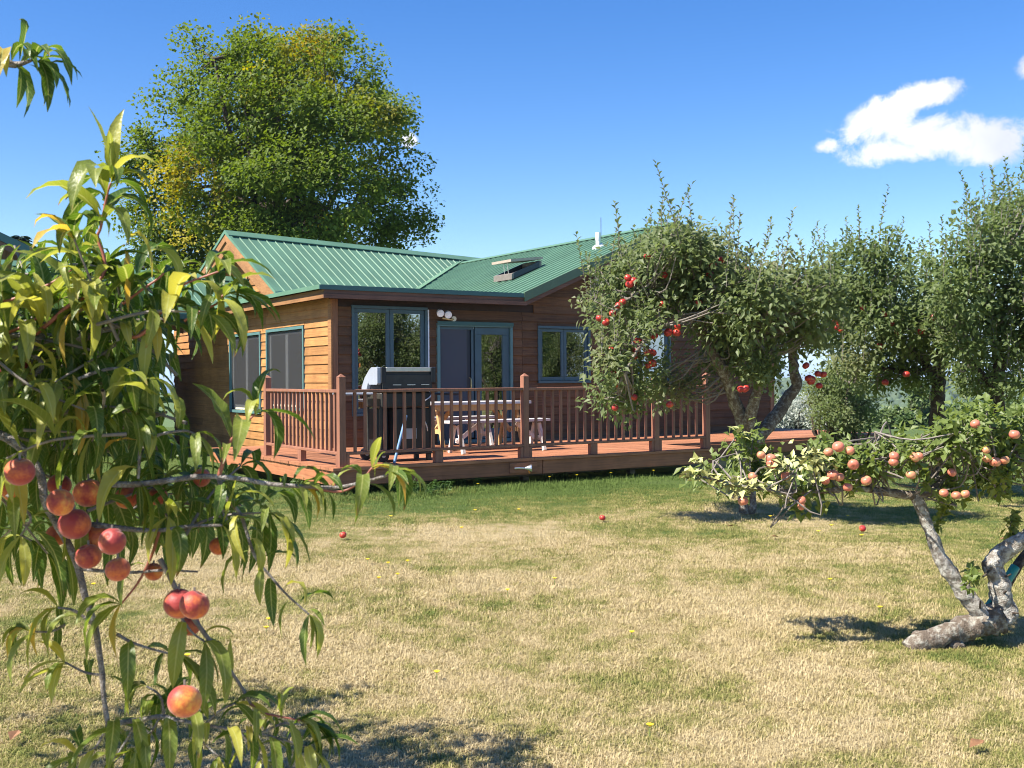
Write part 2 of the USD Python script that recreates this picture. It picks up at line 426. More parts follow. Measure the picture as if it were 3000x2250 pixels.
# fruit
for nm, a, b, c in (('peach_skin', (.68, .31, .05), (.54, .13, .03), (.28, .028, .024)), ('apple_red', (.55, .26, .06), (.46, .05, .035), (.33, .03, .03)), ('apple_pink', (.48, .34, .12), (.52, .24, .13), (.50, .15, .10))):
    mat(nm, {'g': ('geometry', {}), 'oi': ('object_info', {}), 'of': ('vector_math', {'math_type': 'scale', 'scale': 1.0}), 'nz': ('noise_texture', {'scale': 15.0 if nm == 'peach_skin' else 22.0, 'detail': 3.0, 'distortion': .5}),
             'n2': ('noise_texture', {'scale': 170.0, 'detail': 2.0}), 'ad': ('math', {'math_type': 'multiply_add', 'value2': .25}), 'r': ('rgb_ramp', {'ramp': [(.38, a), (.52, b), (.70, c)]}),
             'b': ('bump', {'strength': .35, 'distance': .002}),
             'p': ('principled_bsdf', {'roughness': .55 if nm == 'peach_skin' else .3, 'sheen_weight': .2 if nm == 'peach_skin' else 0.0, 'specular_ior_level': .4, 'subsurface_weight': .0})},
        [('g.position', 'nz.vector'), ('g.position', 'n2.vector'), ('n2.fac', 'ad.value1'), ('nz.fac', 'ad.value3'), ('ad.value', 'r.fac'), ('r.color', 'p.base_color'), ('n2.fac', 'b.height'), ('b.normal', 'p.normal')])
# foliage
foliage('leaf_maple', [(0, (.12, .17, .028)), (.45, (.205, .25, .042)), (.85, (.32, .325, .06)), (1, (.42, .34, .05))], ((.44, .27, .035), .56, .74), trans=.45, pscale=.33, seed=3.0, rough=.55, spec=.25)
foliage('leaf_apple', [(0, (.14, .18, .07)), (.5, (.30, .315, .16)), (.85, (.48, .475, .30)), (1, (.54, .43, .26))], ((.28, .24, .16), .55, .8), trans=.5, pscale=.9, rough=.5, spec=.45)
foliage('leaf_apple_far', [(0, (.13, .175, .06)), (.5, (.28, .305, .135)), (.85, (.45, .45, .25)), (1, (.52, .42, .24))], ((.26, .225, .14), .55, .8), trans=.5, pscale=.7, rough=.5, spec=.4)
foliage('leaf_small_apple', [(0, (.15, .20, .05)), (.5, (.36, .355, .12)), (.8, (.48, .465, .2)), (1, (.5, .4, .16))], ((.42, .40, .06), .58, .76), trans=.42, pscale=1.6, rough=.5)
foliage('leaf_bush', [(0, (.06, .10, .025)), (.6, (.12, .165, .045)), (1, (.2, .225, .07))], trans=.3)
foliage('leaf_pale', [(0, (.10, .145, .045)), (.6, (.17, .21, .075)), (1, (.24, .26, .11))], trans=.3)
foliage('leaf_silver', [(0, (.36, .39, .34)), (.6, (.52, .55, .49)), (1, (.66, .67, .61))], trans=.25)
foliage('needle', [(0, (.02, .045, .03)), (1, (.05, .085, .05))], trans=.15)
foliage('weed_green', [(0, (.06, .12, .025)), (.6, (.12, .2, .045)), (1, (.22, .27, .08))], trans=.3)
# peach leaves: one object per leaf, so the tone comes from the object, plus blotches along the blade
for nm, rnd in (('leaf_peach', 'oi.random'), ('leaf_peach_mass', 'g.random_per_island')):
    mat(nm, {'g': ('geometry', {}), 'oi': ('object_info', {}), 'r': ('rgb_ramp', {'ramp': [(0, (.06, .115, .018)), (.4, (.155, .20, .035)), (.75, (.28, .31, .07)), (.93, (.38, .37, .07)), (1, (.46, .32, .07))]}),
             'nz': ('noise_texture', {'scale': 34.0, 'detail': 4.0, 'roughness': .6}), 'mr': ('map_range', {'from_min': .62, 'from_max': .78, 'to_min': 0, 'to_max': .45, 'clamp': True}), 'mx': ('mix_color', {'b': (.26, .22, .07)}),
             'uv': ('uvmap', {'attribute': 'st'}), 'su': ('separate_xyz', {}), 'du': ('math', {'math_type': 'subtract', 'value2': .5}), 'au': ('math', {'math_type': 'absolute'}),
             'rib': ('map_range', {'from_min': .025, 'from_max': .07, 'to_min': .6, 'to_max': 0.0, 'clamp': True}), 'mr2': ('mix_color', {'b': (.42, .44, .16)}),
             'vn': ('math', {'math_type': 'multiply_add', 'value2': -.22}), 'vf': ('math', {'math_type': 'multiply', 'value2': 13.0}), 'vs': ('math', {'math_type': 'pingpong', 'value2': .5}),
             'vr': ('map_range', {'from_min': .0, 'from_max': .12, 'to_min': .28, 'to_max': 0.0, 'clamp': True}), 'mr3': ('mix_color', {'b': (.34, .38, .12)}),
             'tn': ('math', {'math_type': 'multiply_add', 'value2': .55}), 'tr': ('map_range', {'from_min': 1.22, 'from_max': 1.34, 'to_min': 0.0, 'to_max': .85, 'clamp': True}), 'mr4': ('mix_color', {'b': (.24, .13, .05)}),
             'p': ('principled_bsdf', {'roughness': .42, 'specular_ior_level': .42}), 't': ('translucent_bsdf', {}), 'hs': ('hsv', {'hue': .485, 'saturation': 1.12, 'value': 1.8}), 'm': ('mix_closure', {'fac': .42}),
             'b': ('bump', {'strength': .5, 'distance': .004}), 'w': ('noise_texture', {'scale': 90.0, 'detail': 2.0})},
        [(rnd, 'r.fac'), ('g.position', 'nz.vector'), ('g.position', 'w.vector'), ('nz.fac', 'mr.value'), ('mr.result', 'mx.fac'), ('r.color', 'mx.a'), ('uv.UV', 'su.vector'), ('su.x', 'du.value1'), ('du.value', 'au.value1'), ('au.value', 'rib.value'), ('rib.result', 'mr2.fac'), ('mx.result', 'mr2.a'),
         ('au.value', 'vn.value1'), ('su.y', 'vn.value3'), ('vn.value', 'vf.value1'), ('vf.value', 'vs.value1'), ('vs.value', 'vr.value'), ('vr.result', 'mr3.fac'), ('mr2.result', 'mr3.a'),
         ('nz.fac', 'tn.value1'), ('su.y', 'tn.value3'), ('tn.value', 'tr.value'), ('tr.result', 'mr4.fac'), ('mr3.result', 'mr4.a'),
         ('mr4.result', 'p.base_color'), ('mr4.result', 'hs.color'), ('hs.color', 't.color'),
         ('w.fac', 'b.height'), ('b.normal', 'p.normal'), ('p.BSDF', 'm.closure1'), ('t.BSDF', 'm.closure2')], surface='m.closure')


# lawn: dry straw with green along the deck and in patches
def lawn_nodes(blade):
    n = {'g': ('geometry', {}), 'sx': ('separate_xyz', {}), 'n1': ('noise_texture', {'scale': .55, 'detail': 4.0, 'roughness': .6}), 'n2': ('noise_texture', {'scale': 4.5, 'detail': 5.0, 'roughness': .65}),
         'n3': ('noise_texture', {'scale': 70.0, 'detail': 4.0, 'roughness': .7})}
    l = [('g.position', x + '.vector') for x in ('n1', 'n2', 'n3')]
    # distance in front of the deck edge, along -v
    n['dv'] = ('vector_math', {'math_type': 'dot_product', 'vector2': tuple(V)}); l.append(('g.position', 'dv.vector1'))
    v0 = float(np.dot(C0 + V * .2, V))
    n['near'] = ('map_range', {'from_min': v0 - 3.4, 'from_max': v0 - .1, 'to_min': 0.0, 'to_max': .85, 'clamp': True}); l.append(('dv.value', 'near.value'))
    n['du'] = ('vector_math', {'math_type': 'dot_product', 'vector2': tuple(U)}); l.append(('g.position', 'du.vector1'))
    u0 = float(np.dot(C0, U))
    n['right'] = ('map_range', {'from_min': u0 + .2, 'from_max': u0 + 4.5, 'to_min': 0.0, 'to_max': .3, 'clamp': True}); l.append(('du.value', 'right.value'))
    n['a1'] = ('math', {'math_type': 'add'}); l += [('near.result', 'a1.value1'), ('right.result', 'a1.value2')]
    n['m1'] = ('map_range', {'from_min': .35, 'from_max': .68, 'to_min': -.1, 'to_max': .62}); l.append(('n1.fac', 'm1.value'))
    n['m2'] = ('map_range', {'from_min': .3, 'from_max': .7, 'to_min': -.3, 'to_max': .42}); l.append(('n2.fac', 'm2.value'))
    n['a2'] = ('math', {'math_type': 'add'}); l += [('a1.value', 'a2.value1'), ('m1.result', 'a2.value2')]
    n['a3'] = ('math', {'math_type': 'add'}); l += [('a2.value', 'a3.value1'), ('m2.result', 'a3.value2')]
    last = 'a3.value'
    if blade:
        n['oi'] = ('object_info', {}); n['mo'] = ('map_range', {'to_min': -.24, 'to_max': .24}); l.append(('oi.random', 'mo.value'))
        n['ri'] = ('map_range', {'to_min': -.14, 'to_max': .14}); l.append(('g.random_per_island', 'ri.value'))
        n['a4'] = ('math', {'math_type': 'add'}); l += [(last, 'a4.value1'), ('mo.result', 'a4.value2')]
        n['a5'] = ('math', {'math_type': 'add'}); l += [('a4.value', 'a5.value1'), ('ri.result', 'a5.value2')]; last = 'a5.value'
    k = 1.0 if blade else .82
    n['r'] = ('rgb_ramp', {'ramp': [(0.0, tuple(np.array((.52, .43, .25)) * k)), (.16, tuple(np.array((.45, .36, .18)) * k)), (.34, tuple(np.array((.34, .31, .12)) * k)), (.55, tuple(np.array((.22, .225, .06)) * k)), (.85, tuple(np.array((.115, .17, .04)) * k))]})
    l.append((last, 'r.fac'))
    n['p'] = ('principled_bsdf', {'roughness': .75, 'specular_ior_level': .2}); 
    if blade:
        n['t'] = ('translucent_bsdf', {}); n['m'] = ('mix_closure', {'fac': .25})
        l += [('r.color', 'p.base_color'), ('r.color', 't.color'), ('p.BSDF', 'm.closure1'), ('t.BSDF', 'm.closure2')]
        return n, l, 'm.closure'
    n['v3'] = ('map_range', {'from_min': .25, 'from_max': .75, 'to_min': .6, 'to_max': 1.25}); n['hs'] = ('hsv', {'hue': .5, 'saturation': 1.0})
    n['b'] = ('bump', {'strength': 1.0, 'distance': .03})
    l += [('n3.fac', 'v3.value'), ('v3.result', 'hs.value'), ('r.color', 'hs.color'), ('hs.color', 'p.base_color'), ('n3.fac', 'b.height'), ('b.normal', 'p.normal')]
    return n, l, 'p.BSDF'


for nm, bl in (('lawn_ground', False), ('grass_blade', True)):
    _n, _l, _s = lawn_nodes(bl); mat(nm, _n, _l, surface=_s)
plain('far_wood', (.055, .085, .04), rough=.8, var=.5, scale=.12)
plain('far_field', (.22, .23, .1), rough=.9, var=.3, scale=.03)
mat('sea_water', {'g': ('geometry', {}), 'nz': ('noise_texture', {'scale': .25, 'detail': 4.0}), 'b': ('bump', {'strength': 1.0, 'distance': 2.5}), 'p': ('principled_bsdf', {'base_color': (.10, .16, .22), 'roughness': .35, 'ior': 1.33})},
    [('g.position', 'nz.vector'), ('nz.fac', 'b.height'), ('b.normal', 'p.normal')])


# ---------------------------------------------------------------- ground
def gz(x, y):
    x, y = np.asarray(x, float), np.asarray(y, float)
    z = .05 * (meshkit.fbm(np.stack([x * .18, y * .18, np.zeros_like(x)], -1), 3, 5) - .5)
    z = z - .03 * np.clip(x - 1.5, 0, 8) * np.clip((y - 9) / 6, 0, 1)
    r = np.hypot(x * .6, y)
    s = np.clip((y - 30) / 150, 0, 1); s = s * s * (3 - 2 * s)
    z = z - 19 * s
    f = np.clip((y - 420) / 500, 0, 1); z = z + f * f * (3 - 2 * f) * (7 + 5 * meshkit.noise(np.stack([x * .004, y * .002, np.zeros_like(x)], -1), 9))
    g = np.clip((y - 950) / 500, 0, 1); z = z - g * g * (3 - 2 * g) * 24
    return z


def grid(xs, ys, zf):
    X, Y = np.meshgrid(xs, ys, indexing='ij'); Z = zf(X, Y)
    v = np.stack([X, Y, Z], -1).reshape(-1, 3); n = len(ys)
    i, j = np.meshgrid(np.arange(len(xs) - 1), np.arange(n - 1), indexing='ij')
    a = (i * n + j).ravel()
    return v, np.vstack([np.stack([a, a + n, a + n + 1], 1), np.stack([a, a + n + 1, a + 1], 1)])


xs = np.unique(np.concatenate([np.linspace(-1500, -40, 24), np.linspace(-40, 40, 161), np.linspace(40, 1500, 24)]))
ys = np.unique(np.concatenate([np.linspace(-60, -4, 15), np.linspace(-4, 34, 96), np.linspace(34, 200, 34), np.linspace(200, 1600, 36)]))
tag(part(None, 'lawn', grid(xs, ys, gz), MAT['lawn_ground'], True), kind='structure')
sv = np.array([[-6900, 1000, -24.0], [6900, 1000, -24.0], [6900, 6900, -24.0], [-6900, 6900, -24.0]])
tag(part(None, 'sea', (sv, np.array([[0, 1, 2], [0, 2, 3]])), MAT['sea_water']), kind='structure')


# ---------------------------------------------------------------- house
UL, VF = 1.57, 4.0            # left wall plane (faces the sun), front wall plane
UR, UJ = 11.45, 5.2           # right end of the front, joint where the gable wing starts
house = thing('house', 'brown clapboard house with green ribbed metal roof behind the deck', 'house', G(UL, VF, -DECK))
COURSE = .152
WTOP = 2.42
openL = [(4.0 + 3.02, 4.0 + 1.28, 0, 0)]


def cut(a0, a1, w0, w1, holes):
    """the rectangle less the holes (a0, a1, w0, w1), as rectangles"""
    rects = [(a0, a1, w0, w1)]
    for h0, h1, hb, ht in holes:
        out = []
        for r0, r1, b, t in rects:
            if h1 <= r0 or h0 >= r1 or ht <= b + 1e-4 or hb >= t - 1e-4: out.append((r0, r1, b, t)); continue
            if h0 > r0: out.append((r0, h0, b, t))
            if h1 < r1: out.append((h1, r1, b, t))
            m0, m1 = max(r0, h0), min(r1, h1)
            if ht < t: out.append((m0, m1, ht, t))
            if hb > b: out.append((m0, m1, b, hb))
        rects = out
    return [r for r in rects if r[1] - r[0] > .015 and r[3] - r[2] > .012]


rng = random.Random(4)
# openings: (start, end, bottom, top) along v for the left wall, along u for the front
HOLES_L = [(5.18, 6.92, .62, 1.97), (7.33, 9.05, .52, 1.95)]
HOLES_F = [(1.95, 3.24, .55, 2.26), (3.52, 4.93, .03, 2.0), (5.58, 6.65, 1.06, 2.0), (7.85, 8.6, .95, 2.0)]
VBACK = 13.2
RB_U, RB_W, KB = 8.5, 4.06, (4.06 - 2.58) / 3.48   # wing ridge, its height and pitch


def roof_b(u):
    return RB_W - KB * np.abs(np.asarray(u) - RB_U)


def board_left(v0, v1, w0, w1, jag=0.0):
    o0, o1 = .030 + jag, .010
    if w1 - w0 < .1: o1 = .018
    f = lambda v, out, w: G(UL - out, v, w)
    return hexa([f(v0, 0, w0), f(v1, 0, w0), f(v1, o0, w0), f(v0, o0, w0), f(v0, 0, w1), f(v1, 0, w1), f(v1, o1, w1), f(v0, o1, w1)])


def board_front(u0, u1, w0, w1, jag=0.0, w1b=None):
    o0, o1 = .034 + jag, .008
    w1b = w1 if w1b is None else w1b
    f = lambda u, out, w: G(u, VF - out, w)
    return hexa([f(u0, 0, w0), f(u1, 0, w0), f(u1, o0, w0), f(u0, o0, w0), f(u0, 0, w1), f(u1, 0, w1b), f(u1, o1, w1b), f(u0, o1, w1)])


def lengths(a0, a1, lo=2.4, hi=4.6):
    out, a = [], a0
    while a1 - a > hi: b = a + rng.uniform(lo, hi); out.append((a, b - .004)); a = b
    out.append((a, a1)); return out


# walls (backing) with true openings
def wall_left(a, b, t, holes):
    ms = [hexa([G(UL, r0, b0), G(UL, r1, b0), G(UL + .1, r1, b0), G(UL + .1, r0, b0), G(UL, r0, b1), G(UL, r1, b1), G(UL + .1, r1, b1), G(UL + .1, r0, b1)]) for r0, r1, b0, b1 in cut(a, b, -.02, t, holes)]
    return join(ms)


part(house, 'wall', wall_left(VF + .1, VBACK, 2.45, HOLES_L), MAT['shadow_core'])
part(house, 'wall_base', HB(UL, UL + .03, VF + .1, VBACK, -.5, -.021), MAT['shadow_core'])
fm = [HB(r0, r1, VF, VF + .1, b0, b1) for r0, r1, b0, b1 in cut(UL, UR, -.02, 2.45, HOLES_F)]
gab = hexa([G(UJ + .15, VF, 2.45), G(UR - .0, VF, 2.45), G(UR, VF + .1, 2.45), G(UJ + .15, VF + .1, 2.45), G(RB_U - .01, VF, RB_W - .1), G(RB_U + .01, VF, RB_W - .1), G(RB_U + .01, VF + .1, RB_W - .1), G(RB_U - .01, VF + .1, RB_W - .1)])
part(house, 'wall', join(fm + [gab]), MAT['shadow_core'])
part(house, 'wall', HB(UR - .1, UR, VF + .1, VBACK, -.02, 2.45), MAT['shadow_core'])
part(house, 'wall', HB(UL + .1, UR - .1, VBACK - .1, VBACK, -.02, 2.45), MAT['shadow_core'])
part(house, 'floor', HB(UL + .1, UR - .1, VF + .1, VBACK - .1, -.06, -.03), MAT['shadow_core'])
part(house, 'foundation', join([HB(UL + .02, UR - .02, VF + .03, VF + .2, -.75, -.03), HB(UL + .03, UL + .2, VF + .2, VBACK, -.75, -.03)]), MAT['concrete'])

for k in range(-3, int(WTOP / COURSE) + 1):
    w0, w1 = k * COURSE - .01, min((k + 1) * COURSE - .01 + .012, WTOP)
    if w1 - w0 < .03: continue
    for r0, r1, b0, b1 in cut(VF + .10, VBACK, w0, w1, [(h0 - .06, h1 + .06, b - .06, t + .06) for h0, h1, b, t in HOLES_L]):
        for s0, s1 in lengths(r0, r1):
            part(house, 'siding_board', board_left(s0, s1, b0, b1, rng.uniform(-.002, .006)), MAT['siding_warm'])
k = 0
while k * COURSE < 4.1:
    w0, w1 = k * COURSE - .01, (k + 1) * COURSE + .002
    k += 1
    if w0 < 2.3:
        a0, a1 = UL + .095, UR - .09
        if w1 > 2.42: a0, w1 = UL + .095, w1
        segs = [(a0, UJ - .003), (UJ + .003, a1)]
        if w1 > 2.42: segs = [(UJ + .25, a1 - .15)]
        for a0, a1 in segs:
            for r0, r1, b0, b1 in cut(a0, a1, w0, w1, [(h0 - .05, h1 + .05, b - .05, t + .05) for h0, h1, b, t in HOLES_F]):
                for s0, s1 in lengths(r0, r1):
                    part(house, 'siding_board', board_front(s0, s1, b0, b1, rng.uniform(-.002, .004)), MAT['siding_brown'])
    else:
        # gable courses, sloped off under the rakes
        lo, hi = RB_U - (RB_W - .16 - w0) / KB, RB_U + (RB_W - .16 - w0) / KB
        lo2, hi2 = RB_U - max(RB_W - .16 - w1, .0) / KB, RB_U + max(RB_W - .16 - w1, .0) / KB
        if hi - lo < .2: break
        mid = rng.uniform(RB_U - 1, RB_U + 1) if hi - lo > 3.5 else None
        f = lambda u, out, w: G(u, VF - out, w)
        for s0, s1, t0, t1 in ([(lo, mid - .003, lo2, mid - .003), (mid + .003, hi, mid + .003, hi2)] if mid and lo2 < mid < hi2 else [(lo, hi, lo2, hi2)]):
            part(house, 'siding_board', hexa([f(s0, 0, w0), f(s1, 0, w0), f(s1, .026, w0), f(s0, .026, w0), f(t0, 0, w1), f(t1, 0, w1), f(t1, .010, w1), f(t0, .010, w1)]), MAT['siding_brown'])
# corner boards
part(house, 'corner_board', HB(UL - .034, UL + .0, VF - .036, VF + .095, -.02, 2.40, .004), MAT['trim_warm'])
part(house, 'corner_board', HB(UL + .001, UL + .09, VF - .034, VF - .001, -.02, 2.40, .004), MAT['corner_wood'])
part(house, 'corner_board', HB(UR - .085, UR + .03, VF - .034, VF - .001, -.02, 2.46, .004), MAT['corner_wood'])

# low roof over the left room, with its trim
E_U, E_V, E_W = 1.22, 3.62, 2.575
part(house, 'low_roof', hexa([G(E_U, E_V, E_W - .05), G(5.03, E_V, E_W - .05), G(5.03, 9.6, E_W + .03), G(E_U, 9.6, E_W + .03), G(E_U, E_V, E_W - .02), G(5.03, E_V, E_W - .02), G(5.03, 9.6, E_W + .06), G(E_U, 9.6, E_W + .06)]), MAT['roof_green'])
part(house, 'soffit', HB(E_U + .091, 5.03, E_V + .031, VF - .04, E_W - .12, E_W - .055), MAT['trim_brown'])
part(house, 'soffit', HB(E_U + .091, UL - .04, VF - .03, VBACK - .5, E_W - .12, E_W - .055), MAT['trim_brown'])
part(house, 'roof_trim', HB(E_U - .022, 5.045, E_V - .022, E_V - .001, E_W - .062, E_W + .012), MAT['roof_trim'])
part(house, 'roof_trim', HB(E_U - .022, E_U - .001, E_V, 9.6, E_W - .055, E_W + .012), MAT['roof_green'])
part(house, 'roof_trim', HB(E_U, E_U + .10, E_V, 9.6, E_W + .0, E_W + .014), MAT['roof_green'])
part(house, 'fascia_board', HB(E_U + .066, 5.05, E_V + .002, E_V + .03, E_W - .125, E_W - .064), MAT['trim_brown'])
part(house, 'fascia_board', HB(E_U + .05, 5.06, E_V - .012, E_V + .028, E_W - .195, E_W - .128), MAT['trim_brown'])
part(house, 'fascia_board', HB(E_U + .066, E_U + .09, E_V + .032, 9.6, E_W - .125, E_W - .057), MAT['trim_warm'])
part(house, 'fascia_board', HB(E_U + .05, E_U + .09, E_V + .03, 9.6, E_W - .195, E_W - .128), MAT['trim_warm'])


# ribbed metal roofs: every panel strip between two ribs is a part
def roof_strips(parent, poly, P, A, B, k, w_strip, mat_, name='roof_panel', ribw=.026, ribh=.024):
    """poly in (a, b): a along the ridge, b horizontally down the slope from P; height falls by k per b"""
    f = lambda a, b, up=0.0: P + A * a + B * b + W * (-k * b + up)
    x0, _, x1, _ = poly.bounds
    n = int(math.ceil((x1 - x0) / w_strip))
    for i in range(n):
        s = poly.intersection(sbox(x0 + i * w_strip + .0015, -50, x0 + (i + 1) * w_strip - .0015, 50))
        ms = []
        for g in getattr(s, 'geoms', [s]):
            if g.is_empty or g.area < 1e-3 or g.geom_type != 'Polygon': continue
            m = trimesh.creation.extrude_polygon(g, .02, engine='earcut')
            v = np.array([f(q[0], q[1], q[2] - .02) for q in m.vertices]); fc = np.array(m.faces)
            if np.dot(np.cross(A, B), W) < 0: fc = fc[:, ::-1]
            ms.append((v, fc))
            a0 = x0 + i * w_strip + .0015
            ln = g.intersection(Polygon([(a0 + ribw * .5 - 1e-3, -50), (a0 + ribw * .5 + 1e-3, -50), (a0 + ribw * .5 + 1e-3, 50), (a0 + ribw * .5 - 1e-3, 50)]))
            if not ln.is_empty:
                _, b0, _, b1 = ln.bounds
                ms.append(hexa([f(a0, b0, .0005), f(a0 + ribw, b0, .0005), f(a0 + ribw, b1, .0005), f(a0, b1, .0005), f(a0 + ribw * .3, b0, ribh), f(a0 + ribw * .7, b0, ribh), f(a0 + ribw * .7, b1, ribh), f(a0 + ribw * .3, b1, ribh)]))
        if ms: part(parent, name, join(ms), mat_)


# main roof: its ridge runs at a slight angle to the wing
WA = 4.3
def onz(px, py, z):
    d = ray(px, py); return CAM + d * ((z - EYE) / d[2])
PA, PA1 = onz(661, 680, DECK + WA), onz(1411, 761, DECK + WA)
AA = unit(PA1 - PA); BA = np.array([AA[1], -AA[0], 0])       # BA: down the front slope
KA = .765
LA = np.linalg.norm(PA1 - PA) + 1.6
# valley: plan half-plane where the wing roof is higher.  wing height = RB_W - KB*(RB_U - u)
uv = lambda p: ((p - C0) @ U, (p - C0) @ V)
uP, vP = uv(PA); au, av = AA @ U, AA @ V; bu, bv = BA @ U, BA @ V
# hA - hB = (WA - KA*b) - (RB_W - KB*(RB_U - (uP + a*au + b*bu)))
c0 = WA - RB_W + KB * (RB_U - uP); ca = -KB * au; cb = -KA - KB * bu
def clip_half(poly, c0, ca, cb):
    big = 60.0; nrm = math.hypot(ca, cb); n = np.array([ca, cb]) / nrm; o = -c0 / nrm * n; t = np.array([-n[1], n[0]])
    return poly.intersection(Polygon([o + t * big, o - t * big, o - t * big + n * big, o + t * big + n * big]))
polyA = Polygon([(0, 0), (LA, 0), (LA, 2.35), (.62, 2.35), (.62, 1.84), (0, 1.84)])
polyA = clip_half(polyA, c0, ca, cb)
roof_strips(house, polyA, PA, AA, BA, KA, .229, MAT['roof_green'])
roof_strips(house, Polygon([(0, 0), (LA, 0), (LA, 2.4), (0, 2.4)]), PA, AA, -BA, KA, .458, MAT['roof_green'])
part(house, 'ridge_cap', join([hexa([PA + AA * a - s * BA * 0 + W * .03 for a in (-.03, LA)] + [PA + AA * a + s * BA * .16 + W * (.035 - KA * .16) for a in (LA, -.03)] +
     [PA + AA * a + W * .045 for a in (-.03, LA)] + [PA + AA * a + s * BA * .16 + W * (.05 - KA * .16) for a in (LA, -.03)]) for s in (1, -1)]), MAT['roof_green'])
# wing roof
PB = G(RB_U, 3.62, RB_W)
NB = 3.47
polyB = Polygon([(0, 0), (9.5, 0), (9.5, NB), (0, NB)])
# in (a, b) of the left slope: u = RB_U - b, v = 3.62 + a ; hB - hA >= 0
def hA_coef():
    # b_A of a plan point = ((u-uP)*bu + (v-vP)*bv)
    k0 = (RB_U - uP) * bu + (3.62 - vP) * bv
    # hA = WA - KA*bA ; bA = k0 + a*bv + b*(-bu)
    return (RB_W - WA + KA * k0, KA * bv, -KB - KA * bu)
polyBL = clip_half(polyB, *hA_coef())
roof_strips(house, polyBL, PB, V, -U, KB, .229, MAT['roof_green'])
roof_strips(house, polyB, PB, V, U, KB, .61, MAT['roof_green'])
part(house, 'ridge_cap', join([hexa([G(RB_U, 3.6, RB_W + .022), G(RB_U, 11.9, RB_W + .022), G(RB_U + s * .16, 11.9, RB_W + .028 - KB * .16), G(RB_U + s * .16, 3.6, RB_W + .028 - KB * .16),
     G(RB_U, 3.6, RB_W + .036), G(RB_U, 11.9, RB_W + .036), G(RB_U + s * .16, 11.9, RB_W + .04 - KB * .16), G(RB_U + s * .16, 3.6, RB_W + .04 - KB * .16)]) for s in (1, -1)]), MAT['roof_green'])
# valley flashing along the line where both roofs meet
def valley_pt(b):
    # on the main roof plane at distance b below its ridge
    a = (-c0 - cb * b) / ca
    return PA + AA * a + BA * b + W * (-KA * b)
v0, v1 = valley_pt((WA - 4.02) / KA), valley_pt(2.3)
sd = unit(np.cross(v1 - v0, W)[None])[0]
if sd @ U < 0: sd = -sd
part(house, 'valley_flashing', hexa([v0 - sd * .02 + W * .03, v1 - sd * .02 + W * .03, v1 + sd * .26 + W * (.03 + .26 * KB * .8), v0 + sd * .26 + W * (.03 + .26 * KB * .8),
     v0 - sd * .02 + W * .04, v1 - sd * .02 + W * .04, v1 + sd * .26 + W * (.04 + .26 * KB * .8), v0 + sd * .26 + W * (.04 + .26 * KB * .8)]), MAT['roof_green'])


def rake(P, A, B, k, b0, b1, a0, a1, d0, d1):
    """a board following a slope: from b0 to b1 down it, thickness a0..a1 along the ridge, d0..d1 below the roof surface"""
    f = lambda a, b, d: P + A * a + B * b + W * (-k * b - d)
    return hexa([f(a0, b0, d1), f(a1, b0, d1), f(a1, b1, d1), f(a0, b1, d1), f(a0, b0, d0), f(a1, b0, d0), f(a1, b1, d0), f(a0, b1, d0)])


for s in (1, -1):
    part(house, 'rake_trim', rake(PA, AA, BA * s, KA, 0, 1.86, -.03, .05, -.03, .035), MAT['roof_green'])
    part(house, 'barge_board', rake(PA, AA, BA * s, KA, .0, 1.84, -.012, .02, .037, .20), MAT['trim_warm'])
    part(house, 'barge_board', rake(PA, AA, BA * s, KA, .0, 1.84, .022, .06, .19, .40), MAT['trim_warm'])
# gable wall of the main roof, boards and a pale stick under the peak
for i in range(9):
    w0, w1 = WA - 1.75 + i * COURSE, WA - 1.75 + (i + 1) * COURSE
    b0, b1 = (WA - .2 - w0) / KA, max((WA - .2 - w1) / KA, .02)
    if b0 < .15: break
    f = lambda b, a, w: PA + AA * a + BA * b + W * (w - WA)
    part(house, 'siding_board', hexa([f(-b0, .46, w0), f(b0, .46, w0), f(b0, .42, w0), f(-b0, .42, w0), f(-b1, .46, w1), f(b1, .46, w1), f(b1, .445, w1), f(-b1, .445, w1)]), MAT['siding_warm'])
part(house, 'wall', hexa([PA + AA * .465 + BA * b + W * w for b, w in ((-2.2, -1.75), (2.2, -1.75))] + [PA + AA * .5 + BA * b + W * w for b, w in ((2.2, -1.75), (-2.2, -1.75))] + [PA + AA * .465 + BA * b + W * w for b, w in ((-.02, -.1), (.02, -.1))] + [PA + AA * .5 + BA * b + W * w for b, w in ((.02, -.1), (-.02, -.1))]), MAT['shadow_core'])
part(house, 'gable_post', bar(PA + AA * .04 + BA * .06 + W * -.44, PA + AA * .04 + BA * .06 + W * -.80, .035, .035), MAT['cream'])
# end piece under the overhang's eave
part(house, 'eave_trim', rake(PA + BA * 1.84 - W * KA * 1.84, AA, BA, KA, 0, .05, -.02, .64, -.005, .16), MAT['trim_warm'])
part(house, 'roof_trim', rake(PA + BA * 1.84 - W * KA * 1.84, AA, BA, KA, 0, .05, -.03, .66, -.03, -.006), MAT['roof_trim'])

# wing rakes on the front
for s in (1, -1):
    part(house, 'rake_trim', rake(PB, V, U * s, KB, 0, NB + .02, -.03, .02, -.03, .135), MAT['rake_trim'])
    part(house, 'fascia_board', rake(PB, V, U * s, KB, 0, NB - .02, -.01, .03, .14, .215), MAT['trim_brown'])
    part(house, 'soffit', rake(PB, V, U * s, KB, .02, NB - .05, .035, .36, .15, .17), MAT['trim_brown'])
